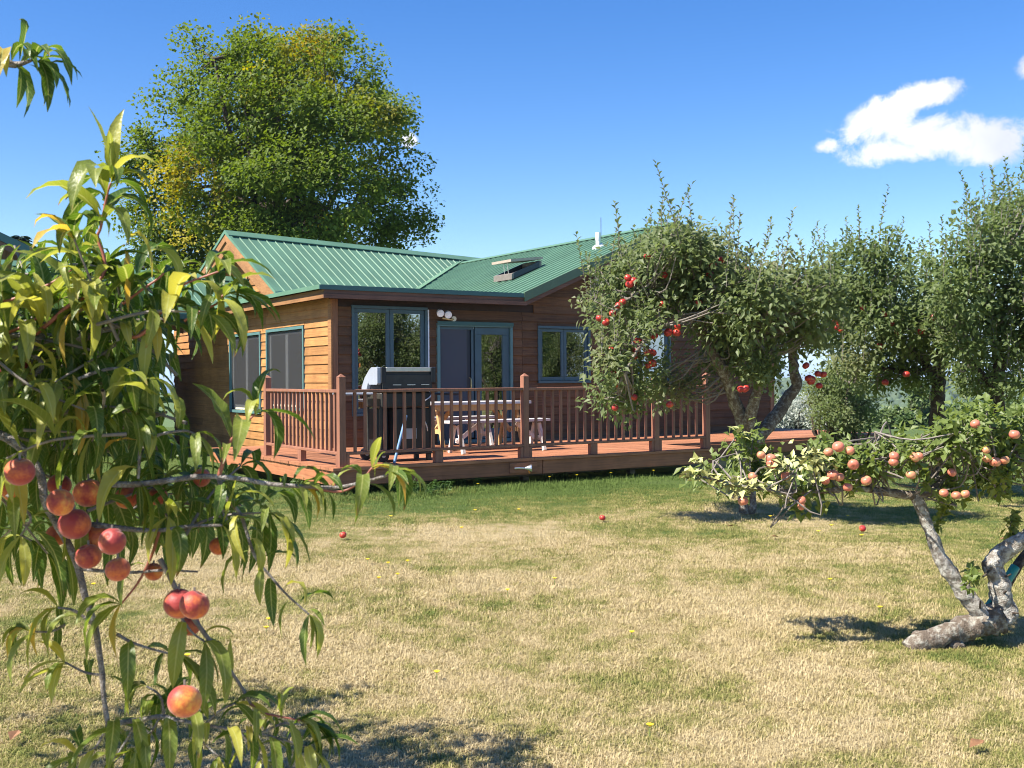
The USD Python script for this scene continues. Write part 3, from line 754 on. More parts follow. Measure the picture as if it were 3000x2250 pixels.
# lower roof to the left, leaning on the gable wall
PD = onz(720, 818, 0); dD = ray(720, 818)
PD = CAM + dD * (((PA - CAM) @ AA + .43) / (dD @ AA))
roof_strips(house, Polygon([(-6.0, 0), (0, 0), (0, 1.15), (-6.0, 1.15)]), PD, AA, BA, KA, .229, MAT['roof_green'])
roof_strips(house, Polygon([(-6.0, 0), (0, 0), (0, 1.4), (-6.0, 1.4)]), PD, AA, -BA, KA, .458, MAT['roof_green'])
part(house, 'ridge_cap', join([rake(PD, AA, BA * s, KA, 0, .14, -6.02, .02, -.035, -.022) for s in (1, -1)]), MAT['roof_green'])
part(house, 'roof_trim', rake(PD, AA, BA, KA, 1.15, 1.17, -6.0, .0, -.01, .1), MAT['roof_trim'])


# windows on the front: casing, two sashes with panes
def window_front(u0, u1, b, t, name='window', sash=2, casing='frame_blue', sashmat='frame_blue', cw=.05, blind=False, sill=None):
    fr = part(house, name, join([HB(u0 - cw, u1 + cw, VF - .045, VF + .02, t, t + cw, .004), HB(u0 - cw, u0, VF - .045, VF + .02, b, t - .001, .004), HB(u1, u1 + cw, VF - .045, VF + .02, b, t - .001, .004), HB(u0 - cw, u1 + cw, VF - .055, VF + .02, b - cw, b - .001, .004)]), MAT[casing])
    n = sash; w = (u1 - u0) / n
    for i in range(n):
        a0, a1 = u0 + i * w + .004, u0 + (i + 1) * w - .004
        sw = .055 if w < .6 else .065
        part(fr, 'sash', join([HB(a0, a1, VF - .012, VF + .035, t - sw, t - .003, .003), HB(a0, a1, VF - .012, VF + .035, b + .003, b + sw + .01, .003), HB(a0, a0 + sw, VF - .012, VF + .035, b + sw + .011, t - sw - .001, .003), HB(a1 - sw, a1, VF - .012, VF + .035, b + sw + .011, t - sw - .001, .003)]), MAT[sashmat])
        part(fr, 'pane', HB(a0 + sw - .004, a1 - sw + .004, VF + .008, VF + .013, b + sw, t - sw + .004), MAT['pane_glass'])
    if blind:
        for i in range(7):
            x = u0 + .09 + i * (u1 - u0 - .18) / 6
            part(fr, 'blind_slat', HB(x, x + .018, VF + .16, VF + .24, b, t), MAT['blind'])
    return fr


w1_ = window_front(*HOLES_F[0], sash=2, blind=True)
part(w1_, 'reveal', HB(HOLES_F[0][1] + .052, HOLES_F[0][1] + .075, VF - .04, VF - .01, .5, 2.27), MAT['sill_white'])
window_front(*HOLES_F[2])
window_front(*HOLES_F[3], sash=1)
part(house, 'orange_sticker', HB(2.03, 2.055, VF - .02, VF - .0125, 1.30, 1.36), MAT['orange_tag'])
# sliding door: frame, screen leaf, glass leaf, threshold, handle
u0, u1, b, t = HOLES_F[1]
dr = part(house, 'sliding_door', join([HB(u0 - .055, u1 + .055, VF - .06, VF + .04, t, t + .05, .004), HB(u0 - .055, u0, VF - .055, VF + .04, b, t - .001, .004), HB(u1, u1 + .055, VF - .055, VF + .04, b, t - .001, .004)]), MAT['frame_teal'])
um = (u0 + u1) / 2
part(dr, 'head_trim', HB(u0 - .06, u1 + .06, VF - .075, VF - .062, t + .02, t + .085, .003), MAT['roof_trim'])
part(dr, 'screen', HB(u0 + .005, um - .16, VF + .0, VF + .004, b + .02, t - .04), MAT['door_screen'])
part(dr, 'screen_frame', join([HB(u0 + .001, um - .02, VF - .008, VF + .012, t - .05, t - .002, .003), HB(um - .07, um - .022, VF - .008, VF + .012, b + .05, t - .052, .003), HB(u0 + .001, u0 + .03, VF - .008, VF + .012, b + .05, t - .052, .003)]), MAT['frame_blue'])
part(dr, 'sash', join([HB(um, u1 - .002, VF - .02, VF + .03, t - .13, t - .002, .004), HB(um, u1 - .002, VF - .02, VF + .03, b + .03, b + .2, .004), HB(um, um + .13, VF - .02, VF + .03, b + .201, t - .131, .004), HB(u1 - .14, u1 - .002, VF - .02, VF + .03, b + .201, t - .131, .004)]), MAT['frame_blue'])
part(dr, 'pane', HB(um + .12, u1 - .13, VF + .002, VF + .008, b + .19, t - .12), MAT['pane_glass'])
part(dr, 'jamb', join([HB(um - .16, um - .075, VF + .03, VF + .06, b + .03, t - .05)]), MAT['skylight_dark'])
part(dr, 'threshold', HB(u0 - .05, u1 + .05, VF - .1, VF + .05, b - .06, b + .02, .004), MAT['frame_teal'])
hp = [G(um - .12, VF - .012, .92), G(um - .105, VF - .05, .94), G(um - .105, VF - .055, 1.02), G(um - .105, VF - .05, 1.1), G(um - .12, VF - .012, 1.12)]
part(dr, 'handle', tube(smoothline(hp, 3), .009, 6), MAT['brass'], True)
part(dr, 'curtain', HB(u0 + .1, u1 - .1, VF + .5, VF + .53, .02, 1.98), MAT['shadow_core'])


# windows on the left wall behind insect screens
def window_left(v0, v1, b, t):
    q = lambda a, c, o0, o1, w0, w1: hexa([G(UL - o0, a, w0), G(UL - o0, c, w0), G(UL - o1, c, w0), G(UL - o1, a, w0), G(UL - o0, a, w1), G(UL - o0, c, w1), G(UL - o1, c, w1), G(UL - o1, a, w1)])
    fr = part(house, 'window', join([q(v0 - .05, v1 + .05, -.04, .045, t, t + .05), q(v0 - .05, v0, -.04, .045, b, t - .001), q(v1, v1 + .05, -.04, .045, b, t - .001), q(v0 - .05, v1 + .05, -.04, .07, b - .05, b - .001)]), MAT['frame_teal'])
    part(fr, 'screen', q(v0 + .002, v1 - .002, .004, .007, b + .002, t - .002), MAT['insect_screen'])
    n = 2
    for i in range(n):
        a, c = v0 + .02 + i * (v1 - v0 - .04) / n, v0 + .02 + (i + 1) * (v1 - v0 - .04) / n
        part(fr, 'sash', join([q(a, c, -.03, -.012, t - .07, t - .01), q(a, c, -.03, -.012, b + .02, b + .1), q(a, a + .06, -.03, -.012, b + .101, t - .071), q(c - .06, c, -.03, -.012, b + .101, t - .071)]), MAT['sill_white'])
        part(fr, 'pane', q(a + .05, c - .05, -.024, -.02, b + .09, t - .06), MAT['pane_glass'])
    part(fr, 'sill_strip', q(v0 + .3, v1 - .3, .008, .03, b + .01, b + .045), MAT['cream'])
    return fr


for h in HOLES_L: window_left(*h)

# skylight, half open, on the wing roof
def onB(u, v, up=0.0):
    return G(u, v, float(roof_b(u)) + up)
sk = (6.02, 6.72, 5.6, 6.28)
def skbox(a0, a1, c0_, c1, h0, h1):
    return hexa([onB(a0, c0_, h0), onB(a1, c0_, h0), onB(a1, c1, h0), onB(a0, c1, h0), onB(a0, c0_, h1), onB(a1, c0_, h1), onB(a1, c1, h1), onB(a0, c1, h1)])
s0, s1, t0, t1 = sk
skl = part(house, 'skylight', join([skbox(s0, s0 + .05, t0, t1, .03, .14), skbox(s1 - .05, s1, t0, t1, .03, .14)]), MAT['skylight_frame'])
part(skl, 'side_rail', skbox(s0 + .051, s1 - .051, t0, t0 + .045, .03, .14), MAT['skylight_dark'])
part(skl, 'side_rail', skbox(s0 + .051, s1 - .051, t1 - .045, t1, .03, .14), MAT['skylight_dark'])
part(skl, 'well', skbox(s0 + .05, s1 - .05, t0 + .045, t1 - .045, .02, .04), MAT['shadow_core'])
hg = lambda a, v, up: G(a, v, float(roof_b(s1)) + .16 - (s1 - a) * .12 + up)
part(skl, 'sash', hexa([hg(s0 - .03, t0 - .02, 0), hg(s1 + .02, t0 - .02, 0), hg(s1 + .02, t1 + .02, 0), hg(s0 - .03, t1 + .02, 0), hg(s0 - .03, t0 - .02, .05), hg(s1 + .02, t0 - .02, .05), hg(s1 + .02, t1 + .02, .05), hg(s0 - .03, t1 + .02, .05)]), MAT['skylight_edge'])
part(skl, 'pane', hexa([hg(s0 + .03, t0 + .04, .051), hg(s1 - .04, t0 + .04, .051), hg(s1 - .04, t1 - .04, .051), hg(s0 + .03, t1 - .04, .051), hg(s0 + .03, t0 + .04, .056), hg(s1 - .04, t0 + .04, .056), hg(s1 - .04, t1 - .04, .056), hg(s0 + .03, t1 - .04, .056)]), MAT['skylight_dark'])
for dv in (.2, .34):
    part(skl, 'strut', tube([onB(s0 + .06, t0 + dv, .06), hg(s0 + .02, t0 + dv, .0)], .008, 5), MAT['steel'])
# vent pipe and aerial
vp = onB(7.52, 4.8)
vn = part(house, 'vent_pipe', tube([vp + W * -.05, vp + W * .16, vp + W * .16 + U * .0, vp + W * .31], [.045, .045, .05, .05], 12), MAT['white_plastic'], 40)
part(vn, 'flashing', tube([onB(7.42, 4.8, .02), onB(7.62, 4.8, .02)], [.06, .06], 8), MAT['white_plastic'])
part(house, 'aerial', tube([G(8.2, 5.6, RB_W - .1), G(8.2, 5.6, RB_W + .34)], .006, 5), MAT['rubber_hose'])

# ---------------------------------------------------------------- deck
deck = thing('deck', 'red-brown timber deck with baluster railing along the house front', 'deck', G(0, .2, -DECK))
DV0 = .22
bw = .14
nb = int(round((VF - .03 - DV0) / bw))
for i in range(nb):
    v0_ = DV0 + i * bw
    ends = [(-.03, 3.4 + rng.uniform(-.8, .8)), (0, 6.36 if v0_ < 1.35 else 12.0)]
    a = ends[0][1]
    for s0_, s1_ in ((ends[0][0] + rng.uniform(-.004, .004), a - .002), (a + .002, ends[1][1] if ends[1][1] < 7 else 8.0), (8.004, 12.0)):
        if s1_ <= s0_ or (s0_ > 7 and ends[1][1] < 7): continue
        part(deck, 'deck_board', HB(s0_, s1_, v0_ + .003, v0_ + bw - .003, -.036, rng.uniform(-.0015, .0015)), MAT['deck_board'])
for i in range(10):   # strip along the left wall
    v0_ = VF - .03 + .003 + i * bw
    part(deck, 'deck_board', HB(-.03 + rng.uniform(-.004, .004), UL - .04, v0_, v0_ + bw - .006, -.036, rng.uniform(-.0015, .0015)), MAT['deck_board'])
for i in range(16):   # behind the right corner of the house
    v0_ = VF - .03 + .003 + i * bw
    part(deck, 'deck_board', HB(UR + .03, 12.0, v0_, v0_ + bw - .006, -.036, rng.uniform(-.0015, .0015)), MAT['deck_board'])
VL = VF - .03 + 10 * bw
part(deck, 'rim_board', HB(-.005, 3.1, DV0 + .022, DV0 + .06, -.225, -.038, .004), MAT['deck_rim'])
part(deck, 'rim_board', HB(3.11, 6.34, DV0 + .022, DV0 + .06, -.225, -.038, .004), MAT['deck_rim'])
part(deck, 'rim_patch', HB(2.55, 3.0, DV0 + .006, DV0 + .021, -.2, -.055, .003), MAT['deck_rim'])
part(deck, 'rim_board', HB(6.36, 11.98, 1.5 - .14 + .022, 1.42, -.225, -.038, .004), MAT['deck_rim'])
part(deck, 'rim_board', HB(6.302, 6.34, DV0 + .062, 1.38, -.225, -.038, .004), MAT['deck_rim'])
part(deck, 'rim_board', HB(-.005, .035, DV0 + .062, VL, -.225, -.038, .004), MAT['deck_rim_side'])
part(deck, 'rim_board', HB(.036, UL - .03, VL - .04, VL, -.225, -.038, .004), MAT['deck_rim'])
for q in range(5):
    part(deck, 'joist', HB(.1, 11.9, .55 + q * .8 if q == 0 else 1.6 + q * .5, .59 + q * .8 if q == 0 else 1.64 + q * .5, -.20, -.04) if q else HB(.1, 6.3, .62, .66, -.20, -.04), MAT['old_wood'])
part(deck, 'beam', HB(.2, 6.25, .75, .84, -.30, -.205), MAT['old_wood'])
part(deck, 'beam', HB(6.3, 11.9, 1.75, 1.84, -.42, -.21), MAT['old_wood'])
part(deck, 'stringer', bar(G(6.40, .95, -.27), G(7.6, 1.1, -.36), .04, .16), MAT['old_wood'])
for u_ in (.45, 3.15, 5.1, 6.1, 8.3, 10.2, 11.6):
    v_ = .79 if u_ < 6.2 else 1.8
    part(deck, 'support_post', HB(u_ - .05, u_ + .05, v_ - .05, v_ + .05, -.50, -.302, .004), MAT['old_wood'])
    part(deck, 'concrete_block', HB(u_ - .14, u_ + .14, v_ - .14, v_ + .14, -.78, -.49, .015), MAT['concrete'])

def post(u, v, top=1.13, s=.045):
    p = part(deck, 'post', HB(u - s, u + s, v - s, v + s, .002, top, .004), MAT['rail_wood'])
    cap = [(u - s - .001, v - s - .001, top + .001), (u + s + .001, v - s - .001, top + .001), (u + s + .001, v + s + .001, top + .001), (u - s - .001, v + s + .001, top + .001)]
    part(p, 'cap', hexa([G(*q) for q in cap] + [G(u + a, v + c, top + .042) for a, c in ((-.004, -.004), (.004, -.004), (.004, .004), (-.004, .004))]), MAT['rail_wood'])
    return p
PV = DV0 + .10
POSTS = [.12, 2.86, 5.20, 6.22]
for u_ in POSTS: post(u_, PV)
PL = 2.98
post(.12, PL, 1.13)
for a, b_ in zip(POSTS, POSTS[1:]):
    a0, a1 = a + .046, b_ - .046
    part(deck, 'rail', HB(a0, a1, PV - .042, PV + .042, .935, .975, .004), MAT['rail_wood'])
    part(deck, 'rail', HB(a0, a1, PV - .042, PV + .042, .155, .192, .004), MAT['rail_wood'])
    n = max(2, int(round((a1 - a0) / .143)))
    for i in range(1, n):
        x = a0 + (a1 - a0) * i / n
        part(deck, 'baluster', HB(x - .018, x + .018, PV - .018, PV + .018, .193, .934, .003), MAT['rail_wood'])
    for x in ([a0 + (a1 - a0) / 2] if a1 - a0 > 1.3 else []):
        part(deck, 'rail_block', HB(x - .06, x + .06, PV - .04, PV + .04, .002, .154, .004), MAT['rail_wood'])
    part(deck, 'rail_block', HB(a0, a0 + .05, PV - .04, PV + .04, .002, .154, .004), MAT['rail_wood'])
    part(deck, 'rail_block', HB(a1 - .05, a1, PV - .04, PV + .04, .002, .154, .004), MAT['rail_wood'])
a0, a1 = PV + .046, PL - .046
part(deck, 'rail', HB(.12 - .042, .12 + .042, a0, a1, .935, .975, .004), MAT['rail_wood'])
part(deck, 'rail', HB(.12 - .042, .12 + .042, a0, a1, .155, .192, .004), MAT['rail_wood'])
n = 18
for i in range(1, n):
    x = a0 + (a1 - a0) * i / n
    part(deck, 'baluster', HB(.12 - .018, .12 + .018, x - .018, x + .018, .193, .934, .003), MAT['rail_wood'])
part(deck, 'rail_block', HB(.12 - .04, .12 + .04, (a0 + a1) / 2 - .06, (a0 + a1) / 2 + .06, .002, .154, .004), MAT['rail_wood'])
part(deck, 'rail_block', HB(.12 - .04, .12 + .04, a0, a0 + .05, .002, .154, .004), MAT['rail_wood'])

# ---------------------------------------------------------------- small things on and by the deck
sp = thing('spigot', 'pale metal hose nozzle sticking out of the deck rim board', 'spigot', G(2.78, DV0, -.13))
part(sp, 'pipe', tube([G(2.62, DV0 - .012, -.13), G(2.68, DV0 - .03, -.125), G(2.76, DV0 - .06, -.13)], .014, 8), MAT['chrome'], True)
part(sp, 'nozzle', tube([G(2.76, DV0 - .06, -.13), G(2.80, DV0 - .075, -.13), G(2.83, DV0 - .09, -.13), G(2.845, DV0 - .1, -.13)], [.02, .034, .052, .046], 12), MAT['chrome'], 50)
part(sp, 'lever', bar(G(2.80, DV0 - .07, -.15), G(2.82, DV0 - .08, -.20), .012, .02), MAT['orange_tag'])

fl = thing('floodlight', 'pair of round white floodlight lamps between left window and door', 'floodlight', G(3.77, VF - .03, 2.13))
part(fl, 'base', tube([G(3.79, VF - .027, 2.13), G(3.79, VF - .06, 2.13)], [.05, .045], 12), MAT['cream'], 40)
part(fl, 'arm', tube([G(3.78, VF - .05, 2.12), G(3.66, VF - .12, 2.11), G(3.52, VF - .13, 2.13)], .016, 8), MAT['brass'], True)
for (uu, ww) in ((3.47, 2.215), (3.62, 2.195)):
    c = G(uu, VF - .15, ww); d = unit(np.array(-V * .8 - U * .25 - W * .35))
    h_ = part(fl, 'lamp_head', tube([c - d * .10, c - d * .08, c - d * .02, c + d * .03], [.025, .045, .06, .064], 14), MAT['white_plastic'], 40)
    part(h_, 'lens', tube([c + d * .031, c + d * .038, c + d * .042], [.058, .05, .01], 14), MAT['lamp_glass'], 40)
wl = thing('wall_light', 'small white box lamp high on the gable wall beside the apple tree', 'lamp', G(6.83, VF - .03, 2.83))
part(wl, 'housing', chbox((6.77, VF - .15, 2.80), (6.90, VF - .03, 2.97), .02, G), MAT['white_plastic'])
part(wl, 'backplate', HB(6.74, 6.765, VF - .06, VF - .028, 2.78, 3.0), MAT['trim_brown'])

# barbecue grill, its back to the railing
gr = thing('barbecue_grill', 'black barbecue grill with grey lid ends behind the deck railing', 'grill', G(1.25, .95, 0))
g0, g1 = .85, 1.62
prof = [(.70, 1.255), (.72, 1.262), (.88, 1.262), (.95, 1.23), (1.10, 1.12), (1.19, 1.0), (1.20, .93), (1.06, .93), (1.0, 1.04), (.985, 1.06), (.96, 1.03), (.72, 1.03), (.70, 1.05)]
for x0, x1, mm in ((g0 - .05, g0, 'grill_cap'), (g1, g1 + .05, 'black_enamel')):
    m = trimesh.creation.extrude_polygon(Polygon(prof), x1 - x0, engine='earcut')
    v = np.array([G(x0 + q[2], q[0], q[1]) for q in m.vertices])
    part(gr, 'lid_end', (v, np.array(m.faces)[:, ::-1]), MAT[mm])
lidp = [(.71, .94), (.71, 1.24), (.74, 1.255), (.87, 1.255), (.94, 1.225), (1.09, 1.11), (1.18, .99), (1.18, .94)]
m = trimesh.creation.extrude_polygon(Polygon(lidp), g1 - g0 - .004, engine='earcut')
part(gr, 'lid', (np.array([G(g0 + .002 + q[2], q[0], q[1]) for q in m.vertices]), np.array(m.faces)[:, ::-1]), MAT['black_enamel'])
part(gr, 'top_band', HB(g0 + .07, g1 - .03, .685, .708, 1.20, 1.258, .006), MAT['steel'])
part(gr, 'back_post', HB(g0 + .002, g0 + .068, .68, .708, 1.05, 1.26, .006), MAT['black_enamel'])
part(gr, 'back_post', HB(g1 - .028, g1 + .03, .68, .699, 1.05, 1.26, .006), MAT['black_enamel'])
part(gr, 'back_panel', HB(g0 + .02, g1 - .02, .688, .706, .93, 1.16, .004), MAT['grill_back'])
for i in range(3):
    part(gr, 'vent_slot', HB(g0 + .17 + i * .21, g0 + .29 + i * .21, .682, .687, 1.02, 1.032), MAT['steel'])
part(gr, 'firebox', HB(g0 + .01, g1 - .01, .72, 1.16, .72, .928, .02), MAT['grill_back'])
part(gr, 'front_panel', HB(g0 - .02, g1 + .02, 1.162, 1.22, .74, .90, .01), MAT['steel'])
part(gr, 'cabinet', HB(g0 + .25, g1 - .01, .74, 1.14, .12, .71, .01), MAT['black_enamel'])
part(gr, 'cabinet', HB(g0 + .01, g0 + .23, .95, 1.14, .12, .71, .01), MAT['black_enamel'])
part(gr, 'bottom_shelf', HB(g0 - .02, g1 + .01, .72, 1.16, .09, .118, .006), MAT['black_enamel'])
for x, y in ((g0, .73), (g1 - .03, .73), (g0, 1.12), (g1 - .03, 1.12)):
    part(gr, 'leg', HB(x, x + .035, y, y + .035, .119, .73, .004), MAT['grill_back'])
part(gr, 'side_shelf', HB(g0 - .50, g0 - .052, .74, 1.14, .895, .925, .008), MAT['grill_cap'])
part(gr, 'side_shelf', HB(g1 + .052, g1 + .45, .74, 1.14, .88, .91, .008), MAT['black_enamel'])
for y in (.78, 1.3):
    c = G(g0 + .06, y, .088)
    wh = part(gr, 'wheel', tube([c - V * .025, c - V * .02, c + V * .02, c + V * .025], [.075, .086, .086, .075], 18), MAT['tyre'], 40)
    part(wh, 'hub', tube([c - V * .034, c + V * .034], .03, 12), MAT['grill_cap'], 40)
part(gr, 'foot', HB(g1 - .06, g1 + .0, 1.1, 1.16, .002, .09, .006), MAT['grill_back'])
part(gr, 'foot', HB(g1 - .06, g1 + .0, .74, .80, .002, .09, .006), MAT['grill_back'])
part(gr, 'gas_hose', tube(smoothline([G(g1 + .02, .72, .93), G(g1 - .05, .68, .86), G(g1 - .16, .66, .78), G(g1 - .17, .66, .62), G(g1 - .10, .68, .46), G(g1 - .08, .7, .4)], 5), .008, 6), MAT['white_plastic'], True)
part(gr, 'label_plate', HB(g0 + .33, g0 + .54, .733, .738, .30, .44), MAT['grill_cap'])
tag(part(None, 'blue_pole', tube([G(.95, .52, .005), G(1.18, .62, .62)], .02, 10), MAT['pole_blue'], 40), 'blue and white pole leaning against the grill behind the railing', 'pole')

# picnic table and benches
def trestle(t, u, v, half, h, mm, leg=.045, spread=.1, braces=True):
    for s in (-1, 1):
        part(t, 'leg', bar(G(u, v + s * (half + spread), .003), G(u, v + s * half * .55, h - .03), .06, leg, up=U), MAT[mm])
    part(t, 'cross_brace', bar(G(u + .05, v - half * .9, h * .42), G(u + .05, v + half * .9, h * .42), .04, .07), MAT[mm])
def table(name, label, cat, u0, u1, v, half, h, top, leg, group=None, planks=5, apron=None):
    t = thing(name, label, cat, G((u0 + u1) / 2, v, 0), group)
    pw = 2 * half / planks
    for i in range(planks):
        part(t, 'plank', HB(u0 + rng.uniform(-.004, .004), u1 + rng.uniform(-.004, .004), v - half + i * pw + .003, v - half + (i + 1) * pw - .003, h - .04, h + rng.uniform(-.001, .001), .003), MAT[top])
    ins = .16 if u1 - u0 > 1.2 else .12
    for x in (u0 + ins, u1 - ins): trestle(t, x, v, half * .72, h - .042, leg)
    if apron:
        for s in (-1, 1): part(t, 'apron', HB(u0 + .06, u1 - .06, v + s * (half - .07) - .015, v + s * (half - .07) + .015, h - .135, h - .041, .003), MAT[apron])
    for x, s in ((u0 + ins, 1), (u1 - ins, -1)):
        part(t, 'brace', bar(G(x, v, h * .35), G(x + s * .38, v, h - .06), .04, .06), MAT[apron or leg])
    return t
table('picnic_table', 'weathered grey picnic table on the deck between two benches', 'table', 2.38, 4.12, 2.42, .36, .745, 'grey_wood', 'tan_wood', apron='tan_wood')
table('bench', 'grey wooden bench on the near side of the picnic table', 'bench', 2.36, 4.1, 1.64, .15, .485, 'grey_wood', 'grey_leg', planks=2)
table('bench', 'grey wooden bench between the picnic table and the house wall', 'bench', 2.5, 4.1, 3.18, .15, .485, 'grey_wood', 'grey_leg', planks=2)
ch = thing('wooden_chair', 'low tan wooden chair behind the barbecue grill', 'chair', G(2.1, 2.75, 0))
for x, y in ((1.9, 2.5), (2.3, 2.5), (1.9, 2.95), (2.3, 2.95)):
    part(ch, 'leg', bar(G(x, y, .003), G(x + .03, y, .62 if y < 2.6 else .85), .05, .05), MAT['tan_wood'])
part(ch, 'seat', HB(1.88, 2.36, 2.45, 3.0, .36, .40, .004), MAT['grey_wood'])
for x in (1.9, 2.31): part(ch, 'armrest', HB(x - .02, x + .06, 2.44, 3.0, .622, .65, .004), MAT['tan_wood'])
for w_ in (.5, .66, .8): part(ch, 'back_slat', HB(1.93, 2.33, 2.965, 2.99, w_, w_ + .09, .003), MAT['tan_wood'])

# ---------------------------------------------------------------- outbuilding on the left
GV, GU1 = 10.95, 1.0
gar = thing('outbuilding', 'brown wooden outbuilding with green roof behind the peach tree', 'outbuilding', G(-3, GV, -DECK))
gz0 = -.42
GE, GP = 2.33, .46      # eave height at the right, pitch
GA = -4.2               # apex
for i in range(38):
    u_ = GU1 - .45 - (i + 1) * .2
    h = GE - .1 + (GU1 - u_) * GP if u_ > GA else GE - .1 + (GU1 - GA) * GP - (GA - u_) * GP
    h2 = GE - .1 + (GU1 - u_ - .2) * GP if u_ > GA else GE - .1 + (GU1 - GA) * GP - (GA - u_ - .2) * GP
    if min(h, h2) < .5: break
    o = rng.uniform(-.004, .004)
    part(gar, 'wall_board', hexa([G(u_ + .003, GV + o, gz0), G(u_ + .197, GV + o, gz0), G(u_ + .197, GV + .025 + o, gz0), G(u_ + .003, GV + .025 + o, gz0), G(u_ + .003, GV + o, h), G(u_ + .197, GV + o, h2), G(u_ + .197, GV + .025 + o, h2), G(u_ + .003, GV + .025 + o, h)]), MAT['barn_wood'])
part(gar, 'wall', HB(GU1 - .5, GU1 - .44, GV + .03, GV + 6, gz0, GE - .12), MAT['barn_wood'])
part(gar, 'wall', HB(GU1 - 9.5, GU1 - .51, GV + .06, GV + .1, gz0, GE - .12), MAT['shadow_core'])
part(gar, 'corner_post', HB(GU1 - .52, GU1 - .42, GV - .03, GV + .028, gz0, GE - .12, .004), MAT['barn_wood'])
part(gar, 'door_post', HB(-1.15, -1.03, GV - .04, GV - .006, gz0, 2.6, .004), MAT['barn_post'])
PG = G(GA, GV - .5, GE + (GU1 - GA) * GP)
for s, ln in ((1, GU1 - GA), (-1, GU1 - GA)):
    roof_strips(gar, Polygon([(0, 0), (7, 0), (7, ln), (0, ln)]), PG, V, U * s, GP, .61, MAT['roof_green'])
    part(gar, 'rake_trim', rake(PG, V, U * s, GP, 0, ln + .02, -.03, .02, -.03, .13), MAT['roof_trim'])
    part(gar, 'barge_board', rake(PG, V, U * s, GP, 0, ln, -.01, .025, .135, .26), MAT['trim_brown'])
    part(gar, 'soffit', rake(PG, V, U * s, GP, .02, ln, .03, .5, .15, .17), MAT['trim_warm'])


# ---------------------------------------------------------------- trees
def crown_leaves(blobs, n, L, Wd, seed, up=.35, clump=.35, shell=.55, cl_r=.22, per=14, flat=.8):
    """leaves in clumps through ellipsoids: blobs = (centre, (rx, ry, rz), weight)"""
    r = np.random.default_rng(seed)
    vol = np.array([b[2] * np.prod(b[1]) ** (2 / 3) for b in blobs]); vol = vol / vol.sum()
    nc = n // per
    which = r.choice(len(blobs), nc, p=vol)
    d = unit(r.normal(size=(nc, 3)))
    rad = r.uniform(0, 1, nc) ** (1 - shell)
    rad = np.maximum(rad, .15)
    c = np.array([b[0] for b in blobs])[which]; R = np.array([b[1] for b in blobs])[which]
    centre = c + d * rad[:, None] * R
    size = cl_r * r.uniform(.5, 1.4, nc)
    P = np.repeat(centre, per, 0) + unit(r.normal(size=(nc * per, 3))) * (r.uniform(0, 1, (nc * per, 1)) ** .45) * np.repeat(size, per)[:, None] * np.array([1, 1, flat])
    out = unit(np.repeat(d, per, 0) + r.normal(size=(nc * per, 3)) * .9 + [0, 0, -.15])
    N = unit(r.normal(size=(nc * per, 3)) * .55 + np.repeat(d, per, 0) * .45 + np.array([0, 0, up * 2.0]) + SUN * 1.1)
    l = L * r.uniform(.45, 1.35, nc * per); w = Wd * r.uniform(.7, 1.2, nc * per)
    return leaves(P, out, N, l, w), centre


def shoots(bases, seed, hmin, hmax, L, Wd, lean=.17, step=.028):
    """upright water shoots: thin stems with leaves up them"""
    r = np.random.default_rng(seed)
    P, D, N, stems = [], [], [], []
    for b in bases:
        h = r.uniform(hmin, hmax); d = unit(np.array([r.normal() * lean, r.normal() * lean, 1.0])); h *= r.uniform(.35, 1.0)
        bend = np.array([r.normal(), r.normal(), 0]) * .06 * h
        pts = np.array([b + d * h * t + bend * t * t for t in np.linspace(0, 1, 5)])
        stems.append(tube(pts, np.linspace(.0045, .0015, 5), 4, caps=False))
        k = int(h / step)
        ts = np.linspace(.08, 1, k)
        for i, t in enumerate(ts):
            a = i * 2.4 + r.uniform(0, .6)
            side = np.array([math.cos(a), math.sin(a), .55 + .5 * t])
            P.append(b + d * h * t + bend * t * t); D.append(side); N.append(np.array([-side[0] * .4, -side[1] * .4, 1]) + r.normal(size=3) * .35)
    P, D, N = np.array(P), np.array(D), np.array(N)
    return leaves(P, D, N, L * r.uniform(.65, 1.15, len(P)), Wd * r.uniform(.7, 1.15, len(P)), fold=.3, droop=.1), stems


def blob_px(lst, depth, dz, thick=1.0, seed=0):
    """ellipsoids given where they stand: image centre, radii in pixels at that depth; real size follows"""
    r = np.random.default_rng(seed)
    out = []
    for cx, cy, rx, ry in lst:
        d = depth + r.uniform(-1, 1) * dz
        s = d / FPX
        out.append((at(cx, cy, d), (rx * s, (rx + ry) * .5 * s * thick, ry * s), 1.0))
    return out


def limb(pts, r0, r1, sides=9, seed=0, wob=.12, rough=0.0):
    if rough:
        p = smoothline(pts, 12); rr_ = np.linspace(r0, r1, len(p)); v, f = tube(p, rr_, 22)
        ax = np.vstack([np.repeat(p, 22, 0), p[:1], p[-1:]]); o = v - ax; ln = np.linalg.norm(o, axis=1, keepdims=True)
        k = meshkit.fbm(v * 16.0, 3, seed)[:, None] + .6 * np.abs(meshkit.noise(v * 45.0 * [1, 1, .35], seed + 1)[:, None] - .5) - .6
        return ax + o * (1 + rough * k), f
    p = smoothline(pts, 5)
    return tube(p, np.linspace(r0, r1, len(p)) ** 1.0, sides, wob=wob, seed=seed)


def twigs_to(centres, anchors, n, seed, r0=.012):
    """fine branches from the limbs out to the leaf clumps"""
    r = np.random.default_rng(seed); out = []
    A = np.vstack(anchors)
    for c in centres[r.choice(len(centres), min(n, len(centres)), replace=False)]:
        a = A[np.argmin(((A - c) ** 2).sum(1) + r.uniform(0, .3, len(A)))]
        m = (a + c) / 2 + r.normal(size=3) * .08 + [0, 0, -.05]
        out.append(tube(smoothline([a, m, c], 3), np.linspace(r0, .004, 7), 5, caps=False))
    return out


